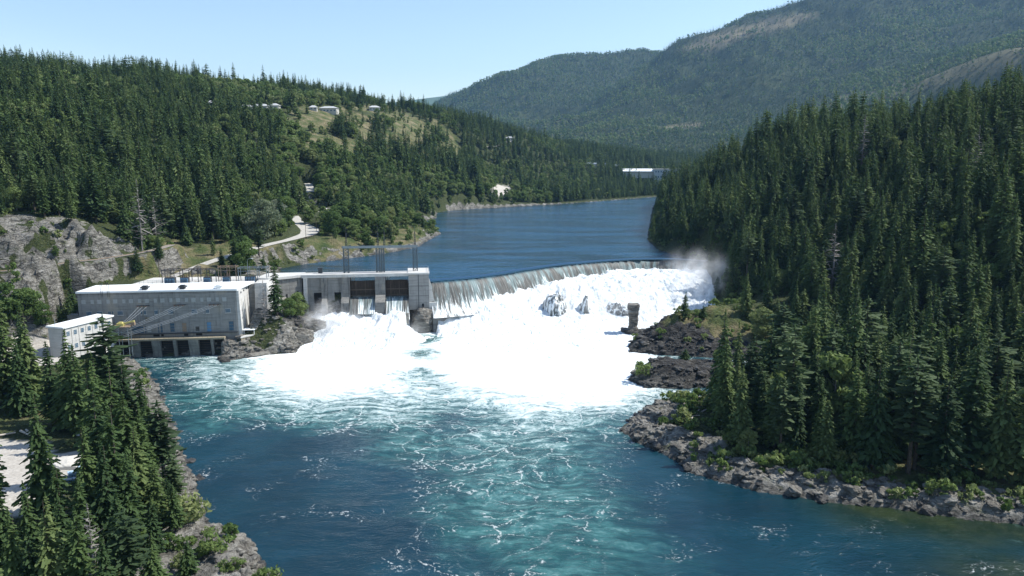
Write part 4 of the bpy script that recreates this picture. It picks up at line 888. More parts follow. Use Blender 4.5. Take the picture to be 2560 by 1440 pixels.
gap = pdist([(-48.5, 330), (-33.5, 330), (-34.5, 346), (-47, 345)], A2, B2)      # rock under the tower stays bare
H2 = np.where(gap < 0, np.minimum(H2, -.5+.9*fbm(A2, B2, 2, 2, 9)), H2)
Vw, Fw, u = compact(np.stack((A2, B2, H2), -1).reshape(-1, 3), grid_faces(*A2.shape, keep))
m = NT('white_water'); p = m.pos(); n1 = m.noise(p, .30, 6, .65); n2 = m.noise(m.mapv(p, (.9, .25, .5)), 1, 5, .65); s = m.sep(p)
tz = m.rng(m.math('ADD', m.math('MULTIPLY', n1, .6), m.math('MULTIPLY', n2, .4)), .30, .46)
st_ = m.noise(m.mapv(p, (.55, .09, .5), (0, 0, .25)), 1, 5, .7, 1.2)
col = m.mix(tz, (.30, .43, .45), (.76, .79, .80)); col = m.mix(m.rng(st_, .56, .66, 0, .8), col, (.26, .36, .38))
M_WW = m.done(m.bsdf(col, .9, m.bump(m.math('ADD', n1, n2), 1.2, .8), .1))
me = mesh_np('whitewater', Vw, Fw, M_WW, True)
tag(link(bpy.data.objects.new('whitewater', me)), 'boiling white water below the weir and the gates', 'whitewater', kind='stuff')
# water shooting from under the gates
for k, (a0, a1) in enumerate(((-26.2, -15.0), (-10.2, .15))):
    g_a = np.linspace(a0, a1, 40); g_b = np.array([1.5, .5, -1, -2.5, -4, -5.5, -7, -8.5, -10]); g_z = np.array([15.9, 15.85, 15.6, 15.1, 14.4, 13.5, 12.5, 11.4, 10.2])
    AA, BB = np.meshgrid(g_a, g_b); ZZ = np.repeat(g_z[:, None], 40, 1)+(fbm(AA+40*k, BB*.15, .9, 3, 7)-.5)*.8*sstep(1, -6, BB)
    XX = DO[0]+DE[0]*AA-DE[1]*BB; YY = DO[1]+DE[1]*AA+DE[0]*BB
    me = mesh_np('spillway_water', np.stack((XX, YY, ZZ), -1).reshape(-1, 3), grid_faces(*AA.shape)[:, ::-1], M_SHEET, True); set_attr(me, 'sv', np.stack((AA, 3.5-BB*.35, BB*0), -1).reshape(-1, 3))
    tag(link(bpy.data.objects.new('spillway_water', me)), 'dark streaked water shooting out under the %s gate' % ('left', 'right')[k], 'water', kind='structure')
# ------------------------------------------------------------------ rocks
from mathutils import noise as mnoise
def mat_rock(name, stops, wet=0):
    m = NT(name); p = m.pos(); st = m.noise(m.mapv(p, (.5, .5, 1.6), (R(28), R(-14), 0)), .55, 8, .68, .8); n = m.noise(p, 1.4, 5, .65)
    c = m.ramp(st, stops); c = m.mix(m.rng(n, .6, .72, 0, .6), c, (.07, .08, .045))
    return m.done(m.bsdf(c, .85-.3*wet, m.bump(m.math('ADD', m.math('MULTIPLY', st, 1.5), m.math('MULTIPLY', n, .4)), .8, 1), .3))
M_RK = mat_rock('pale_rock', [(.28, (.035, .033, .028)), (.43, (.115, .105, .09)), (.56, (.21, .20, .175)), (.75, (.36, .345, .31))])
M_RKD = mat_rock('dark_wet_rock', [(.3, (.012, .012, .012)), (.5, (.05, .048, .045)), (.64, (.10, .095, .085)), (.8, (.24, .23, .20))], 1)
def rock_mesh(name, sub, size, seed, mat, amp=.35, strata=.5, taper=0):
    bm = bmesh.new(); bmesh.ops.create_icosphere(bm, subdivisions=sub, radius=1); off = Vector((seed*7.3, seed*3.1, seed*1.7))
    for v in bm.verts:
        n = v.co.normalized(); q = n*1.3+off
        d = 1+amp*(mnoise.multi_fractal(q, 1.0, 2.1, 5)-1)*.55+amp*.8*(mnoise.noise(q*.8))-amp*.5*abs(mnoise.noise(q*2.6))
        c = n*max(d, .45); c = Vector((max(-1, min(1, c.x*1.15)), max(-1, min(1, c.y*1.15)), c.z))
        zz = c.z*4; c.z = (c.z*(1-strata*.5)+strata*.5*(math.floor(zz)+.5)/4)
        if taper: k = 1-taper*(c.z+1)/2; c.x *= k; c.y *= k
        v.co = Vector((c.x*size[0], c.y*size[1], c.z*size[2]))
    me = bpy.data.meshes.new(name); bm.to_mesh(me); bm.free(); me.materials.append(mat); return me
def rock(name, loc, size, seed, mat, label, cat='rock', sub=5, rz=0, group=None, **k):
    o = bpy.data.objects.new(name, rock_mesh(name, sub, size, seed, mat, **k)); o.location = [float(q) for q in loc]; o.rotation_euler = (0, 0, rz); return tag(link(o), label, cat, group)
m = NT('spray_washed_rock'); p = m.pos(); n = m.noise(m.mapv(p, (1, 1, .22), (.2, .3, 0)), .8, 6, .7)
M_WRK = m.done(m.bsdf(m.mix(m.rng(n, .47, .56), m.ramp(m.noise(p, .7, 6, .65), [(.3, (.04, .045, .045)), (.7, (.20, .21, .20))]), (.82, .86, .87)), .6, m.bump(n, .6), .4))
q = DZ(1390, 366, 5); rock('cascade_rock', (q[0], q[1], 2.5), (8.0, 9.0, 12.0), 3, M_WRK, 'tall wet rock splitting the white cascade below the weir', rz=.5, taper=.35)
q = DZ(1462, 366, 4); rock('cascade_rock', (q[0], q[1], 3.0), (4.2, 5, 9.0), 9, M_WRK, 'narrow rock half drowned in the cascade right of the tall rock', rz=.3, taper=.5)
q = DZ(1543, 367, 4); rock('cascade_rock', (q[0], q[1], 2.4), (7.6, 4.2, 6.0), 5, M_WRK, 'low grey slab rock in the cascade behind the stone pillar', rz=-.35, taper=.3)
q = DZ(1582, 339, 0)
t = Thing('stone_pillar', (q[0], q[1], -1), 'upright weathered stone pillar standing in the white water', 'pillar')
def pmesh(rad, seed):
    V, F = [], []; nz, na = 60, 36
    for i in range(nz):
        f = i/(nz-1)
        for j in range(na):
            a = 6.28318*j/na; sq = 1/max(abs(math.cos(a)), abs(math.sin(a)))**.6
            r = rad(f)*sq*(1+.20*mnoise.noise(Vector((math.cos(a)*1.3, math.sin(a)*1.3, f*7+seed)))+.13*mnoise.noise(Vector((math.cos(a)*4, math.sin(a)*4, f*20+seed))))
            V.append((q[0]+r*math.cos(a), q[1]+r*math.sin(a), -1.5+f*15.2+(.3*mnoise.noise(Vector((math.cos(a)*2, math.sin(a)*2, seed))) if i == nz-1 else 0)))
    V.append((q[0], q[1], 13.9)); k = len(V)-1
    F = [(i*na+j, i*na+(j+1) % na, (i+1)*na+(j+1) % na, (i+1)*na+j) for i in range(nz-1) for j in range(na)]+[((nz-1)*na+j, (nz-1)*na+(j+1) % na, k) for j in range(na)]
    me = bpy.data.meshes.new('shaft'); me.from_pydata([tuple(np.array(v)-np.array((q[0], q[1], -1))) for v in V], [], F); me.materials.append(M_RK); return me
link(bpy.data.objects.new('shaft', pmesh(lambda f: 2.15-.25*math.sin(f*5)+1.8*max(0, .34-f)/.34+.2*(f > .93), 1.0)), t.o)
b_ = rock_mesh('footing', 4, (5.8, 4.2, 2.8), 12, M_RKD, amp=.5); o = bpy.data.objects.new('footing', b_); o.location = (.6, 0, 1.0); link(o, t.o)
rock('tower_footing_rock', (-41.5, 344.0, 4.2), (4.9, 4.6, 7.4), 14, M_RK, 'dark cracked rock carrying the concrete tower block', amp=.3, taper=-.1)
for (px, py, z, s, sd_, lb) in [(690, 872, 1, (7.5, 4.0, 3.6), 21, 'large rounded boulder low at the water by the apron wall'), (745, 850, 3, (6, 4.5, 5.5), 22, 'dark boulder beside the spillway spray'), (705, 835, 5, (6.5, 4, 4.5), 23, 'broad boulder above the low rounded one'), (695, 790, 10, (4.4, 4.5, 8.5), 24, 'tall rock fin below the penstock wall'), (670, 805, 8, (4.2, 4, 7.5), 25, 'brown rock face under the bare tree'),
        (770, 822, 5, (7.5, 4.5, 4.5), 26, 'layered rock shelf next to the spillway bays'), (572, 878, 2, (3.4, 3.0, 4.8), 27, 'rubble rock corner at the end of the tailrace deck'), (585, 895, .2, (6.5, 2.2, 1.7), 28, 'low pale rock foot at the tailrace corner'), (650, 888, .2, (7, 2.0, 1.4), 29, 'flat rubble ledge under the apron wall')]:
    c = P(px, py, z); rock('bank_rock', (c[0], c[1]+s[1]*.5, z), s, sd_, M_RK, lb, group='rocks around the powerhouse', rz=.2*(sd_ % 5), strata=.4)
RKP = [rock_mesh('boulder_stone', 3, (1.0, .8, .42), 40+k, M_RK if k < 3 else M_RKD, amp=.6, strata=.3) for k in range(4)]
C_RUB = collect_late = None
def near_shore(s, lo, hi, x0, x1, y0, y1):
    a, b = np.meshgrid(np.arange(x0, x1, s), np.arange(y0, y1, s)); X = (a+rng.uniform(-s/2, s/2, a.shape)).ravel(); Y = (b+rng.uniform(-s/2, s/2, a.shape)).ravel()
    dl = gfield(DL, X, Y); di = gfield(DI, X, Y); ok = ((dl > lo) & (dl < hi)) | ((di < -.5) & (di > -9))
    for pl, _, _ in PADS: ok &= pdist(pl, X, Y) > .5
    Z = gh(X, Y); ok &= Z < 16; return X[ok], Y[ok], Z[ok]
rx, ry, rz_ = near_shore(1.25, -.8, 9, -190, 200, 100, 345)
kk = rng.random(len(rx)) < .55; rx, ry, rz_ = rx[kk], ry[kk], rz_[kk]
sz = rng.gamma(2.0, .33, len(rx)).clip(.25, 2.0)
# ------------------------------------------------------------------ vegetation
def fol_mat(name, stops, rough=.75, tr=.30, nsc=.6):
    m = NT(name); r = m.rand(); p = m.pos()
    v = m.math('ADD', m.math('MULTIPLY', r, .78), m.math('MULTIPLY', m.noise(p, nsc, 3, .6), .30))
    c = m.ramp(v, stops)
    d = m.bsdf(c, rough, None, .18)
    t = m.n('ShaderNodeBsdfTranslucent'); m.put(t.inputs[0], m.mix(.5, c, (.10, .16, .03), 'ADD'))
    x = m.n('ShaderNodeMixShader'); x.inputs[0].default_value = tr; m.put(x.inputs[1], d); m.put(x.inputs[2], t.outputs[0])
    return m.done(x.outputs[0])
M_FIR = fol_mat('conifer_needles', [(.12, (.026, .052, .022)), (.4, (.052, .090, .032)), (.65, (.084, .130, .043)), (.95, (.130, .172, .062))])
M_PINE = fol_mat('pine_needles', [(.15, (.028, .052, .026)), (.5, (.06, .095, .042)), (.9, (.10, .14, .065))])
M_LEAF = fol_mat('broad_leaves', [(.1, (.06, .105, .03)), (.45, (.115, .17, .05)), (.75, (.17, .215, .075)), (1, (.22, .24, .11))], .7, .35)
M_PALE = fol_mat('pale_blossom', [(.1, (.11, .14, .08)), (.5, (.20, .22, .16)), (.9, (.32, .33, .27))], .8, .3)
M_FARC = fol_mat('far_conifer_needles', [(.15, (.010, .026, .016)), (.5, (.020, .046, .024)), (.95, (.045, .080, .036))], .85, .15, .02)
M_FARL = fol_mat('far_leaves', [(.1, (.09, .15, .055)), (.5, (.15, .21, .08)), (.9, (.24, .26, .14))], .85, .3, .02)
def quads(C, A, B):
    "quads centred at C with half axes A, B"
    V = np.stack((C-A-B, C+A-B*.6, C+A*1.05+B*.5, C-A*.9+B), 1).reshape(-1, 3)
    return V, np.arange(len(V)).reshape(-1, 4)
def conifer_crown(seed, H, RM, nw, nb, ns, start=.1, power=.8, droop=.35, sparse=0.0, wid=.30, top=1.0):
    g = np.random.default_rng(seed); C, A, B = [], [], []
    az0 = g.uniform(0, 6.28)
    lean = g.normal(0, .012, 2)
    for i in range(nw):
        t = start+(1-start)*(i+.5*g.random())/nw
        z = t*H; r = RM*((1-t)/(1-start))**power*(.8+.35*g.random())*(1-.35*sparse*g.random())
        r *= min(1, .62+2.6*(t-start)); r = max(r, .18)
        k = max(3, int(nb*(.55+.45*(1-t))+.5))
        for b in range(k):
            if g.random() < sparse*.5: continue
            az = az0+i*2.4+b*6.283/k+g.normal(0, .25); L = r*(.62+.55*g.random())
            dv = np.array((math.cos(az), math.sin(az), 0)); pv = np.array((-dv[1], dv[0], 0))
            n_ = max(1, int(ns*(.35+.65*L/RM)+.5))
            for j in range(n_):
                s = (j+.7+.25*g.random())/n_; rr = L*s
                zz = z+.12*L*s-droop*L*s*s+g.normal(0, .05*H/nw)
                c = np.array((lean[0]*z, lean[1]*z, 0))+dv*rr+np.array((0, 0, zz))+pv*g.normal(0, .12*L)
                ll = L/n_*.75+.10; ww = (wid*L*(1.15-.75*s)+.12)*(.7+.6*g.random())
                d2 = dv*1.0+np.array((0, 0, .12-2*droop*s+g.normal(0, .18))); d2 /= np.linalg.norm(d2)
                rot = g.normal(0, .5)
                p2 = pv*math.cos(rot)+np.array((0, 0, 1))*math.sin(rot)
                C.append(c); A.append(d2*ll); B.append(p2*ww)
                if ns >= 3:
                    C.append(c-np.array((0, 0, .25*ww))); A.append(d2*ll*.8); B.append((pv*.35*g.choice((-1, 1))+np.array((0, 0, -.8)))*ww*.55)
    for q in range(3):
        a = q*2.1; C.append(np.array((lean[0]*H, lean[1]*H, H*(.985-.012*q)))); A.append(np.array((0, 0, H*.028*top))); B.append(np.array((math.cos(a), math.sin(a), 0))*H*.008)
    return quads(np.array(C), np.array(A), np.array(B))
def trunk_mesh(H, r, lean=(0, 0), sides=7, top=.96, limbs=0, seed=0):
    V, F = [], []
    def tube(a, b, ra, rb):
        n = len(V); d = np.array(b)-np.array(a); d = d/np.linalg.norm(d); u = np.cross(d, (0.3, .9, .1)); u /= np.linalg.norm(u); v = np.cross(d, u)
        for c, rr in ((a, ra), (b, rb)):
            for i in range(sides):
                an = 6.2832*i/sides; V.append(np.array(c)+(u*math.cos(an)+v*math.sin(an))*rr)
        for i in range(sides): F.append((n+i, n+(i+1) % sides, n+sides+(i+1) % sides, n+sides+i))
    hs = [(-1.5), H*.25, H*.55, H*top]; rs = [r*1.15, r*.85, r*.55, r*.08]
    for i in range(3): tube((0, 0, hs[i]), (0, 0, hs[i+1]), rs[i], rs[i+1])
    g = np.random.default_rng(seed)
    for i in range(limbs):
        t = g.uniform(.22, .85); a = g.uniform(0, 6.28); L = H*.32*(1.05-t)*g.uniform(.7, 1.2)
        z = t*H; tube((0, 0, z), (math.cos(a)*L, math.sin(a)*L, z+L*g.uniform(.1, .9)), r*.28*(1-t*.6), .02)
    return np.array(V), np.array(F)
def leaf_crown(seed, H, RX, n_cl, n_lf, base=.22, lf=.5):
    g = np.random.default_rng(seed); C, A, B = [], [], []
    for i in range(n_cl):
        t = g.uniform(0, 1); z = H*(base+(1-base)*t)*.93
        rr = RX*math.sqrt(max(.05, 1-(2*t-.9)**2*.85))*g.uniform(.25, .95); a = g.uniform(0, 6.283)
        cc = np.array((rr*math.cos(a), rr*math.sin(a), z)); cr = RX*g.uniform(.22, .42)
        q = g.normal(0, 1, (n_lf, 3)); q /= np.linalg.norm(q, axis=1)[:, None]; q[:, 2] *= .75
        pts = cc+q*cr*g.uniform(.55, 1.1, (n_lf, 1))
        nrm = q+g.normal(0, .55, (n_lf, 3)); nrm /= np.linalg.norm(nrm, axis=1)[:, None]
        u = np.cross(nrm, g.normal(0, 1, (n_lf, 3))); u /= np.linalg.norm(u, axis=1)[:, None]; v = np.cross(nrm, u)
        s = lf*g.uniform(.6, 1.3, (n_lf, 1)); C.append(pts); A.append(u*s); B.append(v*s*.7)
    return quads(np.concatenate(C), np.concatenate(A), np.concatenate(B))
def join_np(parts):
    V, F, k, M = [], [], 0, []
    for i, (v, f) in enumerate(parts): V.append(v); F.append(f+k); k += len(v); M += [i]*len(f)
    return np.concatenate(V), np.concatenate(F), M
CR, TR = {}, {}
def reg(kind, lst): CR[kind] = [c for c, _ in lst]; TR[kind] = [t for _, t in lst]
def CM(n, vf, mat): return mesh_np(n, vf[0], vf[1], mat)
fir = []
for k, (H, RM, nw, nb, ns, stt, pw, dr, sp) in enumerate([(24, 4.2, 38, 10, 6, .06, .85, .38, .1), (24, 3.8, 38, 9, 6, .10, .72, .30, .25), (24, 4.7, 34, 10, 6, .05, .95, .42, .1), (24, 3.6, 40, 9, 6, .14, .62, .28, .3), (24, 4.9, 32, 10, 6, .08, .75, .25, .35)]):
    fir.append((CM('conifer_crown', conifer_crown(20+k, H, RM, nw, nb, ns, stt, pw, dr, sp, .19), M_FIR), CM('conifer_trunk', trunk_mesh(H, .34), M_BARK)))
reg('fir', fir)
pine = []
for k, (RM, nw, nb, stt, pw, dr, sp) in enumerate([(4.6, 24, 9, .22, .5, .10, .3), (4.0, 22, 8, .30, .45, .05, .45)]):
    pine.append((CM('pine_crown', conifer_crown(50+k, 24, RM, nw, nb, 4, stt, pw, dr, sp, .26), M_PINE), CM('pine_trunk', trunk_mesh(24, .36), M_BARK)))
reg('pine', pine)
lf_ = []
for k, (RX, n_cl, b) in enumerate([(5.2, 26, .2), (4.2, 24, .16), (6.2, 30, .22)]):
    lf_.append((CM('leafy_crown', leaf_crown(70+k, 14, RX, n_cl+10, 120, b, .34), M_LEAF), CM('leafy_trunk', trunk_mesh(14, .26, limbs=9, seed=k, top=.8), M_GBARK)))
reg('leaf', lf_)
reg('pale', [(CM('blossom_crown', leaf_crown(90, 14, 6.5, 44, 110, .12, .30), M_PALE), CM('blossom_trunk', trunk_mesh(14, .3, limbs=14, seed=8, top=.8), M_GBARK))])
reg('bush', [(CM('shrub_leaves', leaf_crown(95+k, 3.0, 2.0+.3*k, 14, 50, .02, .20), M_LEAF), CM('shrub_stem', trunk_mesh(2.4, .07, limbs=5, seed=k), M_GBARK)) for k in range(3)])
reg('snag', [(CM('bare_twigs', conifer_crown(99, 18, 2.4, 22, 5, 1, .15, .8, .1, .4, .05), M_GBARK), CM('bare_trunk', trunk_mesh(18, .22, limbs=26, seed=3), M_GBARK))])
PH_ = {'fir': 24., 'pine': 24., 'leaf': 14., 'pale': 14., 'bush': 3., 'snag': 18.}
# light prototypes for the uncounted mass (crown and trunk in one mesh)
def proto(name, parts, mats):
    V, F, M = join_np(parts); me = mesh_np(name, V, F)
    for q in mats: me.materials.append(q)
    me.polygons.foreach_set('material_index', M); return bpy.data.objects.new(name, me)
def collect(name, objs):
    c = bpy.data.collections.new(name)
    for o in objs: c.objects.link(o)
    return c
mid = [proto('aa%02d_mass' % k, [conifer_crown(120+k, 24, RM, 26, 8, 3, .08, pw, .35, sp, .24), trunk_mesh(24, .3, sides=4)], [M_FIR, M_BARK]) for k, (RM, pw, sp) in enumerate([(4.3, .85, .1), (3.8, .7, .2), (4.8, .9, .15), (4.1, .6, .3), (5.6, .8, .25), (3.1, .55, .4), (5.0, .45, .45)])]
mid += [proto('bb%02d_mass' % k, [leaf_crown(140+k, 14, 4.6+k*.7, 20, 26, .15, .8), trunk_mesh(14, .26, sides=4)], [M_LEAF, M_GBARK]) for k in range(2)]
C_MID = collect('mass_trees', mid)
low = [proto('aa%02d_far' % k, [conifer_crown(160+k, 18, 3.0+.3*k, 7, 4, 1, .05, .85, .4, .0, .5)], [M_FARC]) for k in range(3)]
low += [proto('bb%02d_far' % k, [leaf_crown(170+k, 13, 4.2, 5, 9, .1, 1.9)], [M_FARL]) for k in range(2)]
C_FAR = collect('far_trees', low)
C_BUSH = collect('mass_bushes', [proto('aa%02d_bush' % k, [leaf_crown(180+k, 2.6, 1.8, 8, 16, .02, .34)], [M_LEAF]) for k in range(3)])
def scatter(name, pts, idx, rz, sc, coll, label):
    me = bpy.data.meshes.new(name); me.vertices.add(len(pts)); me.vertices.foreach_set('co', np.asarray(pts, np.float32).ravel())
    for n_, a, ty in (('idx', idx, 'INT'), ('rz', rz, 'FLOAT'), ('sc', sc, 'FLOAT')):
        at = me.attributes.new(n_, ty, 'POINT'); at.data.foreach_set('value', np.asarray(a, np.int32 if ty == 'INT' else np.float32))
    o = tag(link(bpy.data.objects.new(name, me)), label, kind='stuff')
    ng = bpy.data.node_groups.new(name, 'GeometryNodeTree')
    ng.interface.new_socket('Geometry', in_out='INPUT', socket_type='NodeSocketGeometry'); ng.interface.new_socket('Geometry', in_out='OUTPUT', socket_type='NodeSocketGeometry')
    N = ng.nodes; L = ng.links; gi = N.new('NodeGroupInput'); go = N.new('NodeGroupOutput')
    ci = N.new('GeometryNodeCollectionInfo'); ci.inputs[0].default_value = coll; ci.inputs[1].default_value = True; ci.inputs[2].default_value = True
    ip = N.new('GeometryNodeInstanceOnPoints'); ip.inputs['Pick Instance'].default_value = True
    def na(n_, ty):
        x = N.new('GeometryNodeInputNamedAttribute'); x.data_type = ty; x.inputs[0].default_value = n_; return x.outputs[0]
    cx = N.new('ShaderNodeCombineXYZ'); L.new(na('rz', 'FLOAT'), cx.inputs[2]); e2r = N.new('FunctionNodeEulerToRotation'); L.new(cx.outputs[0], e2r.inputs[0])
    L.new(gi.outputs[0], ip.inputs['Points']); L.new(ci.outputs[0], ip.inputs['Instance']); L.new(na('idx', 'INT'), ip.inputs['Instance Index'])
    L.new(e2r.outputs[0], ip.inputs['Rotation']); L.new(na('sc', 'FLOAT'), ip.inputs['Scale']); L.new(ip.outputs[0], go.inputs[0])
    md = o.modifiers.new('scatter', 'NODES'); md.node_group = ng
    return o
# ---- candidate sites
def jitter(x0, x1, y0, y1, s):
    a = np.arange(x0, x1, s); b = np.arange(y0, y1, s*.866); X, Y = np.meshgrid(a, b); X = X+(np.arange(len(b)) % 2)[:, None]*s/2
    return (X+rng.uniform(-.42, .42, X.shape)*s).ravel(), (Y+rng.uniform(-.42, .42, X.shape)*s).ravel()
KEEP = [([PH(-72, -16), PH(14, -16), PH(14, 46), PH(-52, 46)], 1), ([(-177, 262), (-146, 262), (-146, 296), (-175, 296)], 1), ([(-114, 325), (-30, 334), (-30, 356), (-114, 350)], 1)]+[([(q[0]-16, q[1]-30), (q[0]+16, q[1]-30), (q[0]+12, q[1]+10), (q[0]-12, q[1]+10)], 1) for q in hp]+[([(330, 1200), (430, 1200), (440, 1345), (200, 1345)], 1)]
def sites(s, x0, x1, y0, y1, shore=3.0, rp=.09):
    X, Y = jitter(x0, x1, y0, y1, s); Z = gh(X, Y); u, v, c = proj(X, Y, Z)
    ut, vt, ct = proj(X, Y, Z+26)
    ok = (c > 20) & (u > -420) & (u < 2980) & (vt < 1500)
    ok &= (gfield(DN, X, Y) > shore) & (gfield(DL, X, Y) > shore) & (gfield(DU, X, Y) > shore)
    for q, _ in KEEP: ok &= pdist(q, X, Y) > 0
    for k, rs in RS.items():
        d, _ = ldist([tuple(q) for q in rs[::3]]+[tuple(rs[-1])], X, Y); ok &= d > (7.5 if k != 'rail' else 5.0)
    rk = gfield(mrock, X, Y); gr = gfield(mgrass, X, Y); dt = gfield(mdirt, X, Y)
    pr = rng.random(len(X)); ok &= (dt < .1) & ~((rk > .4) & (pr > np.where((X > 70) & (Y < 235), rp*5, rp))) & ~((gr > .4) & (pr > .19))
    return X[ok], Y[ok], Z[ok], u[ok], v[ok], c[ok], rk[ok], gr[ok]
A = [sites(6.5, -330, 420, 100, 520), sites(7.6, -560, 620, 520, 950), sites(9.0, -1050, 1100, 950, 2100)]
X, Y, Z, U, V_, C_, RK, GR = [np.concatenate(q) for q in zip(*A)]
# keep foreground clearings and view lanes of the photo open: crowns there would hide what the photo shows
LANES = [[(-200, 1085), (130, 1085), (175, 1400), (-200, 1400)], [(330, 960), (470, 1180), (560, 1560), (360, 1500), (300, 1200)], [(-100, 560), (310, 560), (330, 760), (150, 830), (-100, 830)], [(1560, 780), (1980, 740), (1960, 960), (1540, 960)]]
ok = np.ones(len(X), bool)
for q in LANES: ok &= ~((pdist(q, U, V_) < 0) & (C_ < 400))
ok &= ~((X < -60) & (Y < 290))
ok &= ~((X < 60) & (Y < 160))
ok &= ~((X > 60) & (Y < 235) & (gfield(DN, X, Y) < 13))
ok &= ~((X > 35) & (U < 1800) & (C_ < 300))          # the near left bank is planted tree by tree
roadpx = [(655, 640), (700, 580), (735, 530), (730, 450), (800, 440), (850, 510), (830, 590), (720, 640)]
X, Y, Z, U, V_, C_, RK, GR = [q[ok] for q in (X, Y, Z, U, V_, C_, RK, GR)]
rdp = np.concatenate([RS['main'][::2], RS['upper'][::2]]); ru, rv, rc = proj(rdp[:, 0], rdp[:, 1], rdp[:, 2])
hide = ((np.abs(U[:, None]-ru) < 13) & (V_[:, None] > rv+2) & (V_[:, None]-(16/C_*FPX)[:, None] < rv) & (C_[:, None] < rc)).any(1)
ok = ~(hide & (rng.random(len(X)) < .8))
X, Y, Z, U, V_, C_, RK, GR = [q[ok] for q in (X, Y, Z, U, V_, C_, RK, GR)]
n = len(X)
leafy = fbm(X, Y, 70, 3, 33)
pl = .05+.8*sstep(.49, .62, leafy)*(X < 120)*(Y > 420)+.12*sstep(.55, .7, leafy)
LEAFP = [[(900, 380), (1100, 400), (1230, 480), (1220, 520), (1080, 500), (940, 470), (850, 420)], [(760, 500), (1060, 520), (1080, 610), (900, 620), (740, 600)], [(1200, 380), (1480, 380), (1500, 440), (1200, 470)], [(0, 250), (120, 250), (200, 330), (60, 330)], [(600, 480), (720, 480), (740, 600), (600, 620)]]
for q in LEAFP: pl = np.where(pdist(q, U, V_-30) < 0, .72, pl)
isleaf = rng.random(n) < pl
Ht = np.where(isleaf, rng.uniform(8, 15, n), rng.gamma(11, 1.85, n).clip(8, 31))
Ht *= np.where(GR > .4, .6, 1); Ht *= np.where((Y > 1000), .85, 1); Ht *= (.72+.5*fbm(X, Y, 45, 3, 44))
Ht *= np.where(gfield(DN, X, Y) < 9, .62, 1)
# bushes near the water and on slopes
bushes = [sites(3.6, -230, 260, 100, 600, 1.5, .17)]
bushes.append(sites(2.3, 50, 260, 130, 240, 2.0, .3)); nb0 = len(bushes[0][0]); nb1 = len(bushes[1][0])
bX, bY, bZ, bU, bV, bC, bR, bG = [np.concatenate(q) for q in zip(*bushes)]
band = (np.arange(nb0+nb1) >= nb0)
kb = (~band | (gfield(DN, bX, bY) < 15)) & (rng.random(len(bX)) < np.where(gfield(DN, bX, bY) < 22, np.where((bX > 70) & (bY < 235), .95, .66), .14)) & ~((pdist(LANES[0], bU, bV) < 0)) & ~((pdist(LANES[2], bU, bV) < 0) & (rng.random(len(bX)) < .2)) & ~((bX < -60) & (bY < 290) & (rng.random(len(bX)) < .45))
bX, bY, bZ, bU, bV, bC = [q[kb] for q in (bX, bY, bZ, bU, bV, bC)]
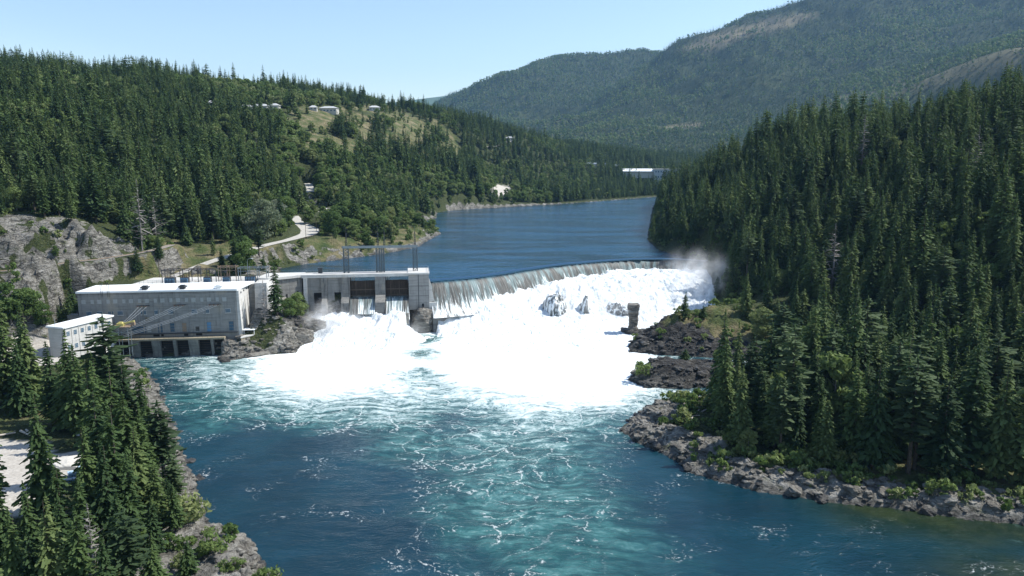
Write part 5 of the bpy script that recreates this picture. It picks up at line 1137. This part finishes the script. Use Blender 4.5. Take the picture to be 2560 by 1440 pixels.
# ---- trees placed one by one where the photo shows them: base px,py, top py, kind
HERO = [(28, 1010, 790, 'fir'), (85, 1030, 770, 'fir'), (180, 1075, 820, 'fir'), (140, 1060, 850, 'fir'), (282, 1085, 785, 'pine'), (-15, 1300, 985, 'fir'), (118, 1290, 975, 'fir'), (243, 1210, 905, 'fir'), (322, 1130, 890, 'fir'), (305, 1330, 1000, 'fir'), (262, 1290, 960, 'fir'),
 (352, 1300, 1060, 'fir'), (362, 1140, 930, 'fir'), (386, 1185, 980, 'fir'), (412, 1215, 1000, 'pine'), (285, 1390, 1100, 'fir'), (335, 1370, 1120, 'fir'), (398, 1330, 1150, 'fir'), (60, 1540, 1270, 'fir'), (140, 1550, 1235, 'fir'), (215, 1545, 1270, 'fir'), (-5, 1600, 1310, 'fir'),
 (330, 1500, 1270, 'pine'), (243, 1500, 1260, 'snag'), (385, 1470, 1330, 'fir'), (440, 1330, 1210, 'fir'), (425, 1300, 1190, 'fir'), (462, 1310, 1240, 'bush'), (-30, 1030, 800, 'fir'), (232, 1080, 870, 'fir'), (60, 900, 770, 'fir'), (10, 880, 720, 'fir'), (95, 1560, 1330, 'fir'), (280, 1560, 1330, 'fir'), (20, 1450, 1180, 'fir'), (90, 1440, 1200, 'fir'), (165, 1400, 1150, 'fir'), (230, 1350, 1060, 'fir'), (390, 1400, 1250, 'fir'), (310, 1450, 1230, 'fir'), (255, 1130, 880, 'fir'), (205, 1110, 860, 'fir'), (60, 1040, 830, 'fir'), (330, 1250, 980, 'fir'), (435, 1270, 1130, 'pine'),
 (215, 1420, 1180, 'fir'), (170, 1460, 1240, 'fir'), (360, 1250, 1010, 'fir'), (300, 1220, 900, 'fir'),
 (345, 680, 610, 'fir'), (400, 664, 578, 'fir'), (648, 640, 560, 'pine'), (555, 668, 618, 'fir'), (30, 820, 700, 'leaf'), (70, 800, 720, 'leaf'), (110, 815, 760, 'leaf'), (140, 645, 612, 'leaf'), (165, 640, 620, 'leaf'),
 (660, 600, 500, 'pale'), (690, 560, 500, 'pale'), (620, 590, 520, 'leaf'), (770, 560, 515, 'leaf'), (560, 600, 520, 'fir'), (610, 650, 590, 'leaf'),
 (1710, 802, 728, 'fir'), (1757, 798, 762, 'fir'), (1862, 790, 680, 'fir'), (1915, 800, 700, 'fir'), (1905, 850, 770, 'leaf'), (1985, 840, 700, 'fir'), (1940, 820, 740, 'fir'), (1712, 900, 870, 'fir'), (1790, 905, 872, 'leaf'), (1605, 935, 905, 'bush'), (1950, 925, 875, 'fir'), (2000, 930, 850, 'fir'),
 (1852, 1112, 960, 'fir'), (1820, 1085, 985, 'fir'), (1905, 1085, 930, 'fir'), (1935, 1120, 905, 'fir'), (1985, 1070, 900, 'fir'), (2030, 1100, 870, 'fir'), (2270, 1185, 890, 'pine'), (2285, 1175, 905, 'pine'), (1870, 1135, 1075, 'leaf'), (2080, 1090, 870, 'leaf'), (2120, 1100, 880, 'fir'), (2130, 1160, 900, 'fir'), (2180, 1170, 880, 'fir'),
 (2350, 1190, 930, 'fir'), (2420, 1180, 860, 'fir'), (2490, 1200, 900, 'fir'), (2555, 1210, 880, 'fir'), (2060, 1165, 1000, 'fir'), (745, 800, 730, 'leaf'), (762, 790, 738, 'fir'), (725, 795, 745, 'leaf'), (500, 1400, 1372, 'bush'), (450, 1420, 1385, 'bush'), (560, 1435, 1405, 'bush'), (520, 1345, 1320, 'bush'), (430, 1375, 1335, 'bush'), (590, 1425, 1402, 'bush'), (475, 1370, 1340, 'bush'), (470, 1440, 1350, 'fir'), (663, 812, 700, 'snag'), (563, 842, 822, 'bush')]
hero = []
for (px, py, ty, k) in HERO:
    g = hit(px, py); t = g[1]; hgt = 0
    a, b, c = ray(px, ty); hgt = max(2.0, HC+c*(t/b)-g[2]); hero.append((g[0], g[1], g[2], hgt, k))
hx = np.array([h[0] for h in hero]); hy = np.array([h[1] for h in hero])
d2 = ((X[:, None]-hx)**2+(Y[:, None]-hy)**2).min(1); k = d2 > 9
X, Y, Z, U, V_, C_, Ht, isleaf = [q[k] for q in (X, Y, Z, U, V_, C_, Ht, isleaf)]
app = Ht/C_*(1-.35*((V_-Ht/C_*FPX*.5 < 0)))
app = app*((U > -40) & (U < 2600) & (V_-Ht/C_*FPX < 1440) & (Y < 1000))
def pick(mask, n_, cap):
    i = np.where(mask)[0]; i = i[np.argsort(-app[i])][:n_]; return i
nf = 300-sum(h[4] in ('fir', 'pine') for h in hero); nl = 110
# hidden ones behind nearer crowns are skipped roughly: a thinned front-most choice over the picture
def visible_order(mask):
    i = np.where(mask & (app > 0))[0]; i = i[np.argsort(C_[i])]; cov = np.zeros((145, 260), np.float32); out = []
    for q in i:
        h = Ht[q]/C_[q]*FPX; u0 = int((U[q]-h*.12)/10); u1 = int((U[q]+h*.12)/10)+1; v0 = int((V_[q]-h)/10); v1 = int(V_[q]/10)+1
        u0, u1 = max(u0, 0), min(u1, 260); v0, v1 = max(v0, 0), min(v1, 145)
        if u1 <= u0 or v1 <= v0: out.append((0, q)); continue
        w_ = cov[v0:v1, u0:u1]; free = (w_ < 1).sum()/1.0; out.append((free, q)); w_ += .6
    out.sort(key=lambda t: -t[0]); return [q for _, q in out]
vo = visible_order(np.ones(len(X), bool))
iF = [q for q in vo if not isleaf[q]][:nf]; iL = [q for q in vo if isleaf[q]][:nl]
singles = [(X[q], Y[q], Z[q], Ht[q], ('fir', 'pine', 'snag')[int(np.searchsorted((.86, .965), rng.random()))]) for q in iF]+[(X[q], Y[q], Z[q], Ht[q], 'leaf') for q in iL]+hero
rest = np.ones(len(X), bool); rest[iF+iL] = False
bo = np.argsort(bC); ibush = list(bo[:90]); brest = np.ones(len(bX), bool); brest[ibush] = False
singles += [(bX[q], bY[q], bZ[q], rng.uniform(1.6, 4.2), 'bush') for q in ibush]
ORD = 'first second third fourth fifth sixth seventh eighth ninth tenth eleventh twelfth thirteenth fourteenth fifteenth sixteenth seventeenth eighteenth nineteenth twentieth'.split()
TENS = ['twenty', 'thirty', 'forty', 'fifty', 'sixty', 'seventy']
def ordw(i):
    if i < 20: return ORD[i]
    t, u = divmod(i+1, 10)
    return (TENS[t-2][:-1]+'ieth') if u == 0 else TENS[t-2]+'-'+ORD[u-1]
KN = {'fir': ('conifer_tree', 'conifer'), 'pine': ('pine_tree', 'pine'), 'leaf': ('leafy_tree', 'tree'), 'pale': ('blossom_tree', 'tree'), 'bush': ('shrub', 'shrub'), 'snag': ('bare_tree', 'tree')}
def region(x, y, z):
    u, v, _ = proj(x, y, z)
    if x > 35 and y > 360 and x < 400:
        r = 'on the hill right of the falls'
    elif x > 35: r = 'on the right river bank'
    elif y < 262: r = 'on the near left bank'
    elif y < 345: r = 'on the rocks around the powerhouse'
    elif y < 520: r = 'on the slope behind the powerhouse'
    else: r = 'on the far left hillside'
    return r, -int(v//45)
grp = {}
for s in singles: grp.setdefault((KN[s[4]][0],)+region(*s[:3]), []).append(s)
DESC = {'fir': 'dark conifer', 'pine': 'open-crowned pine', 'leaf': 'leafy tree', 'pale': 'pale blossoming tree', 'bush': 'green shrub', 'snag': 'bare grey tree'}
PROTO_OBJ = {}
rows_ = {}
for (kn, reg_, row) in sorted(grp): rows_.setdefault((kn, reg_), []).append(row)
for (kn, reg_, row), lst in sorted(grp.items(), key=lambda t: str(t[0])):
    lst.sort(key=lambda s: float(proj(*s[:3])[0]))
    for i, (x, y, z, h, kd) in enumerate(lst):
        vi = int(rng.integers(len(CR[kd])))
        o = empty(kn, (float(x), float(y), float(z)-.15), float(rng.uniform(0, 6.28))); sc = float(h)/PH_[kd]; wdt = sc*float(rng.uniform(.9, 1.2))
        if kd in ('fir', 'pine'): wdt = max(wdt, .6*sc+.38)*(1.25 if kd == 'pine' else 1.0)
        o.scale = (wdt, wdt, sc)
        fr = rows_[(kn, reg_)].index(row)
        tag(o, '%s %s, %s from left, %s row up' % (DESC[kd], reg_, ordw(i), ordw(fr)), KN[kd][1], '%s %s' % ({'fir': 'conifers', 'pine': 'pines', 'leaf': 'leafy trees', 'pale': 'blossoming trees', 'bush': 'shrubs', 'snag': 'bare trees'}[kd], reg_))
        if (kd, vi) not in PROTO_OBJ:
            PROTO_OBJ[(kd, vi)] = (bpy.data.objects.new('crown' if kd != 'bush' else 'foliage', CR[kd][vi]), bpy.data.objects.new('trunk' if kd != 'bush' else 'stem', TR[kd][vi])); c, t_ = PROTO_OBJ[(kd, vi)]
        else:
            c, t_ = [q.copy() for q in PROTO_OBJ[(kd, vi)]]
        link(c, o); link(t_, o)
# the uncounted rest
rX, rY, rZ, rH, rL = [q[rest] for q in (X, Y, Z, Ht, isleaf)]
scatter('forest', np.stack((rX, rY, rZ-.2), -1), np.where(rL, 7+rng.integers(0, 2, len(rX)), rng.integers(0, 7, len(rX))), rng.uniform(0, 6.28, len(rX)), rH/np.where(rL, 14, 24), C_MID, 'dense mixed forest covering both sides of the valley')
q = brest; nb_ = int(q.sum())
scatter('undergrowth', np.stack((bX[q], bY[q], bZ[q]-.1), -1), rng.integers(0, 3, nb_), rng.uniform(0, 6.28, nb_), rng.uniform(.45, 1.5, nb_), C_BUSH, 'low green brush growing between rocks and trees')
# mountain forest
aX, aY = jitter(-900, 4300, 1900, 5600, 16.5); aZ = mheight(aX, aY)
u, v, c = proj(aX, aY, aZ); inv = (u > -250) & (u < 2810) & (v > -60) & (v < 470)
cl = np.zeros(len(aX))
ii = np.clip(((aX-mx[0])/26).astype(int), 0, len(mx)-1); jj = np.clip(((aY-my[0])/30).astype(int), 0, len(my)-1); cl = clr[jj, ii]
inv &= rng.random(len(aX)) > cl*1.05
# facing and skyline test: drop sites hidden behind nearer ground
vis = np.ones(len(aX), bool)
for t in (.82, .88, .92, .95, .975):
    yy = aY*t; xx = aX*t; zz = HC+(aZ+20-HC)*t
    gz = np.where(yy > 1800, mheight(xx, yy), -1e9); vis &= zz > gz-4
inv &= vis
aX, aY, aZ, u, v = [q[inv] for q in (aX, aY, aZ, u, v)]
lf2 = fbm(aX, aY, 260, 4, 88); pL = .09+.8*sstep(.50, .62, lf2)
pL = np.where(pdist([(1230, 175), (1500, 140), (1640, 150), (1560, 235), (1230, 275)], u, v) < 0, np.maximum(pL, .55), pL)
isl2 = rng.random(len(aX)) < pL
scatter('mountain_forest', np.stack((aX, aY, aZ-1), -1), np.where(isl2, 3+rng.integers(0, 2, len(aX)), rng.integers(0, 3, len(aX))), rng.uniform(0, 6.28, len(aX)), rng.uniform(.9, 1.75, len(aX)), C_FAR, 'far mountain forest of conifers with pale leafy patches')
print('TREES', len(singles), 'mass', len(rX), 'bush', nb_, 'mountain', len(aX))
# ------------------------------------------------------------------ loose rock, logs, yard objects
C_RUB = collect('rubble_stones', [bpy.data.objects.new('aa%d_stone' % k, me_) for k, me_ in enumerate(RKP)])
dk = gfield(mdark, rx, ry)
o_ = np.argsort(-sz/np.sqrt(rx**2+ry**2)); u_, v_, c_ = proj(rx, ry, rz_); infr = (u_ > 0) & (u_ < 2560) & (v_ > 0) & (v_ < 1440)
o_ = [q for q in o_ if infr[q]]; big = o_[:70]; rest_ = np.ones(len(rx), bool); rest_[big] = False
scatter('rubble', np.stack((rx, ry, rz_+.05), -1)[rest_], np.where(dk > .4, 3, rng.integers(0, 3, len(rx)))[rest_], rng.uniform(0, 6.28, int(rest_.sum())), sz[rest_], C_RUB, 'angular loose stones strewn along the waterline')
big = sorted(big, key=lambda q: (rx[q] > 0, u_[q])); cnt = [0, 0]
for q in big:
    sd_ = int(rx[q] > 0); i = cnt[sd_]; cnt[sd_] += 1
    o = bpy.data.objects.new('shore_boulder', RKP[3 if dk[q] > .4 else int(rng.integers(0, 3))]); o.location = (float(rx[q]), float(ry[q]), float(rz_[q])+.1); o.rotation_euler = (float(rng.normal(0, .2)), float(rng.normal(0, .2)), float(rng.uniform(0, 6.28))); s_ = float(sz[q])*1.1; o.scale = (s_, s_, s_*1.25)
    tag(link(o), 'angular %s slab boulder on the %s shore, %s from the left' % ('dark' if dk[q] > .4 else 'grey', ('near left', 'right')[sd_], ordw(i)), 'boulder', ('boulders on the near left shore', 'boulders on the right shore')[sd_])
def log(p, q, r, lb, mat=M_LOG):
    a = hit(*p); b = hit(*q); g = MB(); g.tube((a[0], a[1], a[2]+r), (b[0], b[1], b[2]+r+.2), r, r*.6, 7); d = (b-a)
    for f in (.5, .75): c = a+d*f; g.tube((c[0], c[1], c[2]+r), (c[0]+.8, c[1]+.3, c[2]+r+.9), r*.35, r*.1, 5)
    solo('driftwood_log', g, mat, lb, 'log', 'bleached logs')
log((1726, 1053), (1775, 998), .28, 'long bleached log leaning up the pale shore rocks')
log((1755, 1032), (1800, 1008), .2, 'shorter bleached log right of the long one on the shore rocks')
log((1700, 1046), (1750, 1042), .18, 'thin log lying level on the shore rocks')
log((52, 1083), (75, 1096), .35, 'pale log at the top edge of the gravel lot'); log((66, 1079), (79, 1090), .3, 'second pale log behind the first by the gravel lot')
log((0, 1092), (40, 1088), .3, 'grey log at the photo edge above the gravel lot')
# utility trailer and pickup half hidden by the trees
a = hit(205, 1190); x, y, z = a; Q = lambda: MB((x, y), (.8, .6))
t = Thing('pickup_truck', tuple(a), 'pale blue pickup truck parked among the trees by the gravel lot', 'pickup truck')
t.part('body', Q().prismb([(-2.7, z+.45), (2.6, z+.45), (2.6, z+1.05), (1.3, z+1.2), (.7, z+1.85), (-.6, z+1.85), (-.9, z+1.15), (-2.7, z+1.15)], -.95, .95), mat_flat('pale_blue_paint', (.42, .56, .66), .3, .1, .08))
t.part('window', Q().prismb([(.68, z+1.75), (-.5, z+1.75), (-.68, z+1.25), (1.1, z+1.25)], -.97, .97), M_GLASS)
for a_ in (-1.75, 1.65):
    for b_ in (-.95, .75): t.part('wheel', Q().poly([(a_+.4*math.cos(k*.6283), b_+.2*j, z+.42+.4*math.sin(k*.6283)) for j in (0, 1) for k in range(10)], [tuple(range(10)), tuple(range(19, 9, -1))]+[(k, k+10, (k+1) % 10+10, (k+1) % 10) for k in range(10)]), M_DSTEEL)
a = hit(152, 1212); x2, y2, z2 = a; Q2 = lambda: MB((x2, y2), (.95, .3))
t = Thing('steel_rack', tuple(a), 'blue steel rack holding pipes beside the pale blue pickup', 'rack'); g = Q2()
for u__ in (-2.5, 0, 2.5):
    for w__ in (-.7, .7): g.box(u__-.07, u__+.07, w__-.07, w__+.07, z2-.2, z2+1.6)
for h_ in (.4, 1.0, 1.55): g.box(-2.6, 2.6, -.77, -.63, z2+h_, z2+h_+.1).box(-2.6, 2.6, .63, .77, z2+h_, z2+h_+.1)
t.part('frame', g, M_BLUE); g = Q2()
for k in range(6): g.tube((-3, -.5+k*.2, z2+1.15), (3, -.5+k*.2, z2+1.15), .09)
t.part('pipe', g, M_WIRE)
a = hit(188, 1162); rock('gravel_pile', (a[0], a[1], a[2]+.2), (5.0, 3.4, 1.5), 61, mat_flat('pale_sand', (.58, .55, .49), .95), 'pale heap of sand and gravel by the lot', 'gravel pile', 4, amp=.25, strata=0)
for i, (px, py, s) in enumerate([(215, 1093, 1.3), (228, 1096, 1.1), (222, 1100, .9), (238, 1090, 1.0), (200, 1090, .8)]):
    a = hit(px, py); rock('white_boulder', (a[0], a[1], a[2]+s*.3), (s*1.1, s, s*.8), 63+i, M_CONL, 'pale boulder in the heap above the lot, %s from the left' % ordw((1, 3, 2, 4, 0)[i]), 'boulder', 3, group='pale boulders above the lot')
# guard rail along the road bend
P_ = RS['main']; i0, i1 = int(len(P_)*.55), int(len(P_)*.9); seg = P_[i0:i1]; T_ = np.gradient(seg[:, :2], axis=0); T_ /= np.linalg.norm(T_, axis=1)[:, None]
t = Thing('guard_rail', tuple(seg[0]), 'low dark guard rail along the outer edge of the road bend', 'guard rail'); g = MB(); g2 = MB()
for i in range(len(seg)-1):
    o0 = seg[i, :2]+np.array((T_[i, 1], -T_[i, 0]))*6.4; o1 = seg[i+1, :2]+np.array((T_[i+1, 1], -T_[i+1, 0]))*6.4
    g.tube((o0[0], o0[1], seg[i, 2]+.75), (o1[0], o1[1], seg[i+1, 2]+.75), .16, k=4); g2.box(o0[0]-.1, o0[0]+.1, o0[1]-.1, o0[1]+.1, seg[i, 2]-.8, seg[i, 2]+.75)
t.part('rail', g, M_BARK); t.part('post', g2, M_BARK)
# ------------------------------------------------------------------ spray and air
def mist(loc, size, dens, seed, label, up=1.0, nsc=.12):
    bm = bmesh.new(); bmesh.ops.create_icosphere(bm, subdivisions=3, radius=1)
    me = bpy.data.meshes.new('mist'); bm.to_mesh(me); bm.free(); o = bpy.data.objects.new('mist', me); o.location = loc; o.scale = size; tag(link(o), label, kind='stuff')
    m = NT('mist'); ob = m.obj(); ln_ = m.n('ShaderNodeVectorMath', operation='LENGTH'); m.put(ln_.inputs[0], ob)
    n = m.noise(m.vmath('ADD', m.pos(), (seed*13.0, 0, 0)), nsc, 4, .6); f = m.rng(ln_.outputs['Value'], .15, .95, 1, 0)
    k = m.math('MULTIPLY', m.math('MULTIPLY', f, f), m.rng(n, .40, .70))
    pv_ = m.n('ShaderNodeVolumePrincipled'); pv_.inputs['Color'].default_value = (1, 1, 1, 1); pv_.inputs['Anisotropy'].default_value = .1; m.put(pv_.inputs['Density'], m.math('MULTIPLY', k, dens))
    m.done(pv_.outputs[0], 1); me.materials.append(m.m); return o
mist((-80, 328, 8), (22, 16, 14), .30, 1, 'white spray billowing from the spillway')
mist((-55, 322, 4), (30, 14, 8), .10, 2, 'thin spray over the spillway whitewater')
mist((-28, 344, 5), (14, 9, 8), .12, 3, 'spray curling around the tower footing')
mist((98, 394, 19), (30, 36, 20), .11, 4, 'tall drifting spray at the right end of the falls')
mist((45, 368, 9), (62, 20, 9), .075, 5, 'veil of spray in front of the broad falls')
MIST_END = 1
def haze_box():
    bm = bmesh.new(); bmesh.ops.create_cube(bm, size=1.0); me = bpy.data.meshes.new('haze'); bm.to_mesh(me); bm.free()
    o = bpy.data.objects.new('haze', me); o.location = (1500, 5800, 700); o.scale = (12400, 13000, 1440+60); tag(link(o), kind='stuff')
    m = NT('haze'); pv_ = m.n('ShaderNodeVolumePrincipled'); pv_.inputs['Color'].default_value = (.34, .62, 1, 1); pv_.inputs['Density'].default_value = HAZE; pv_.inputs['Anisotropy'].default_value = .2
    m.done(pv_.outputs[0], 1); me.materials.append(m.m)
HAZE = 3.6e-5
haze_box()
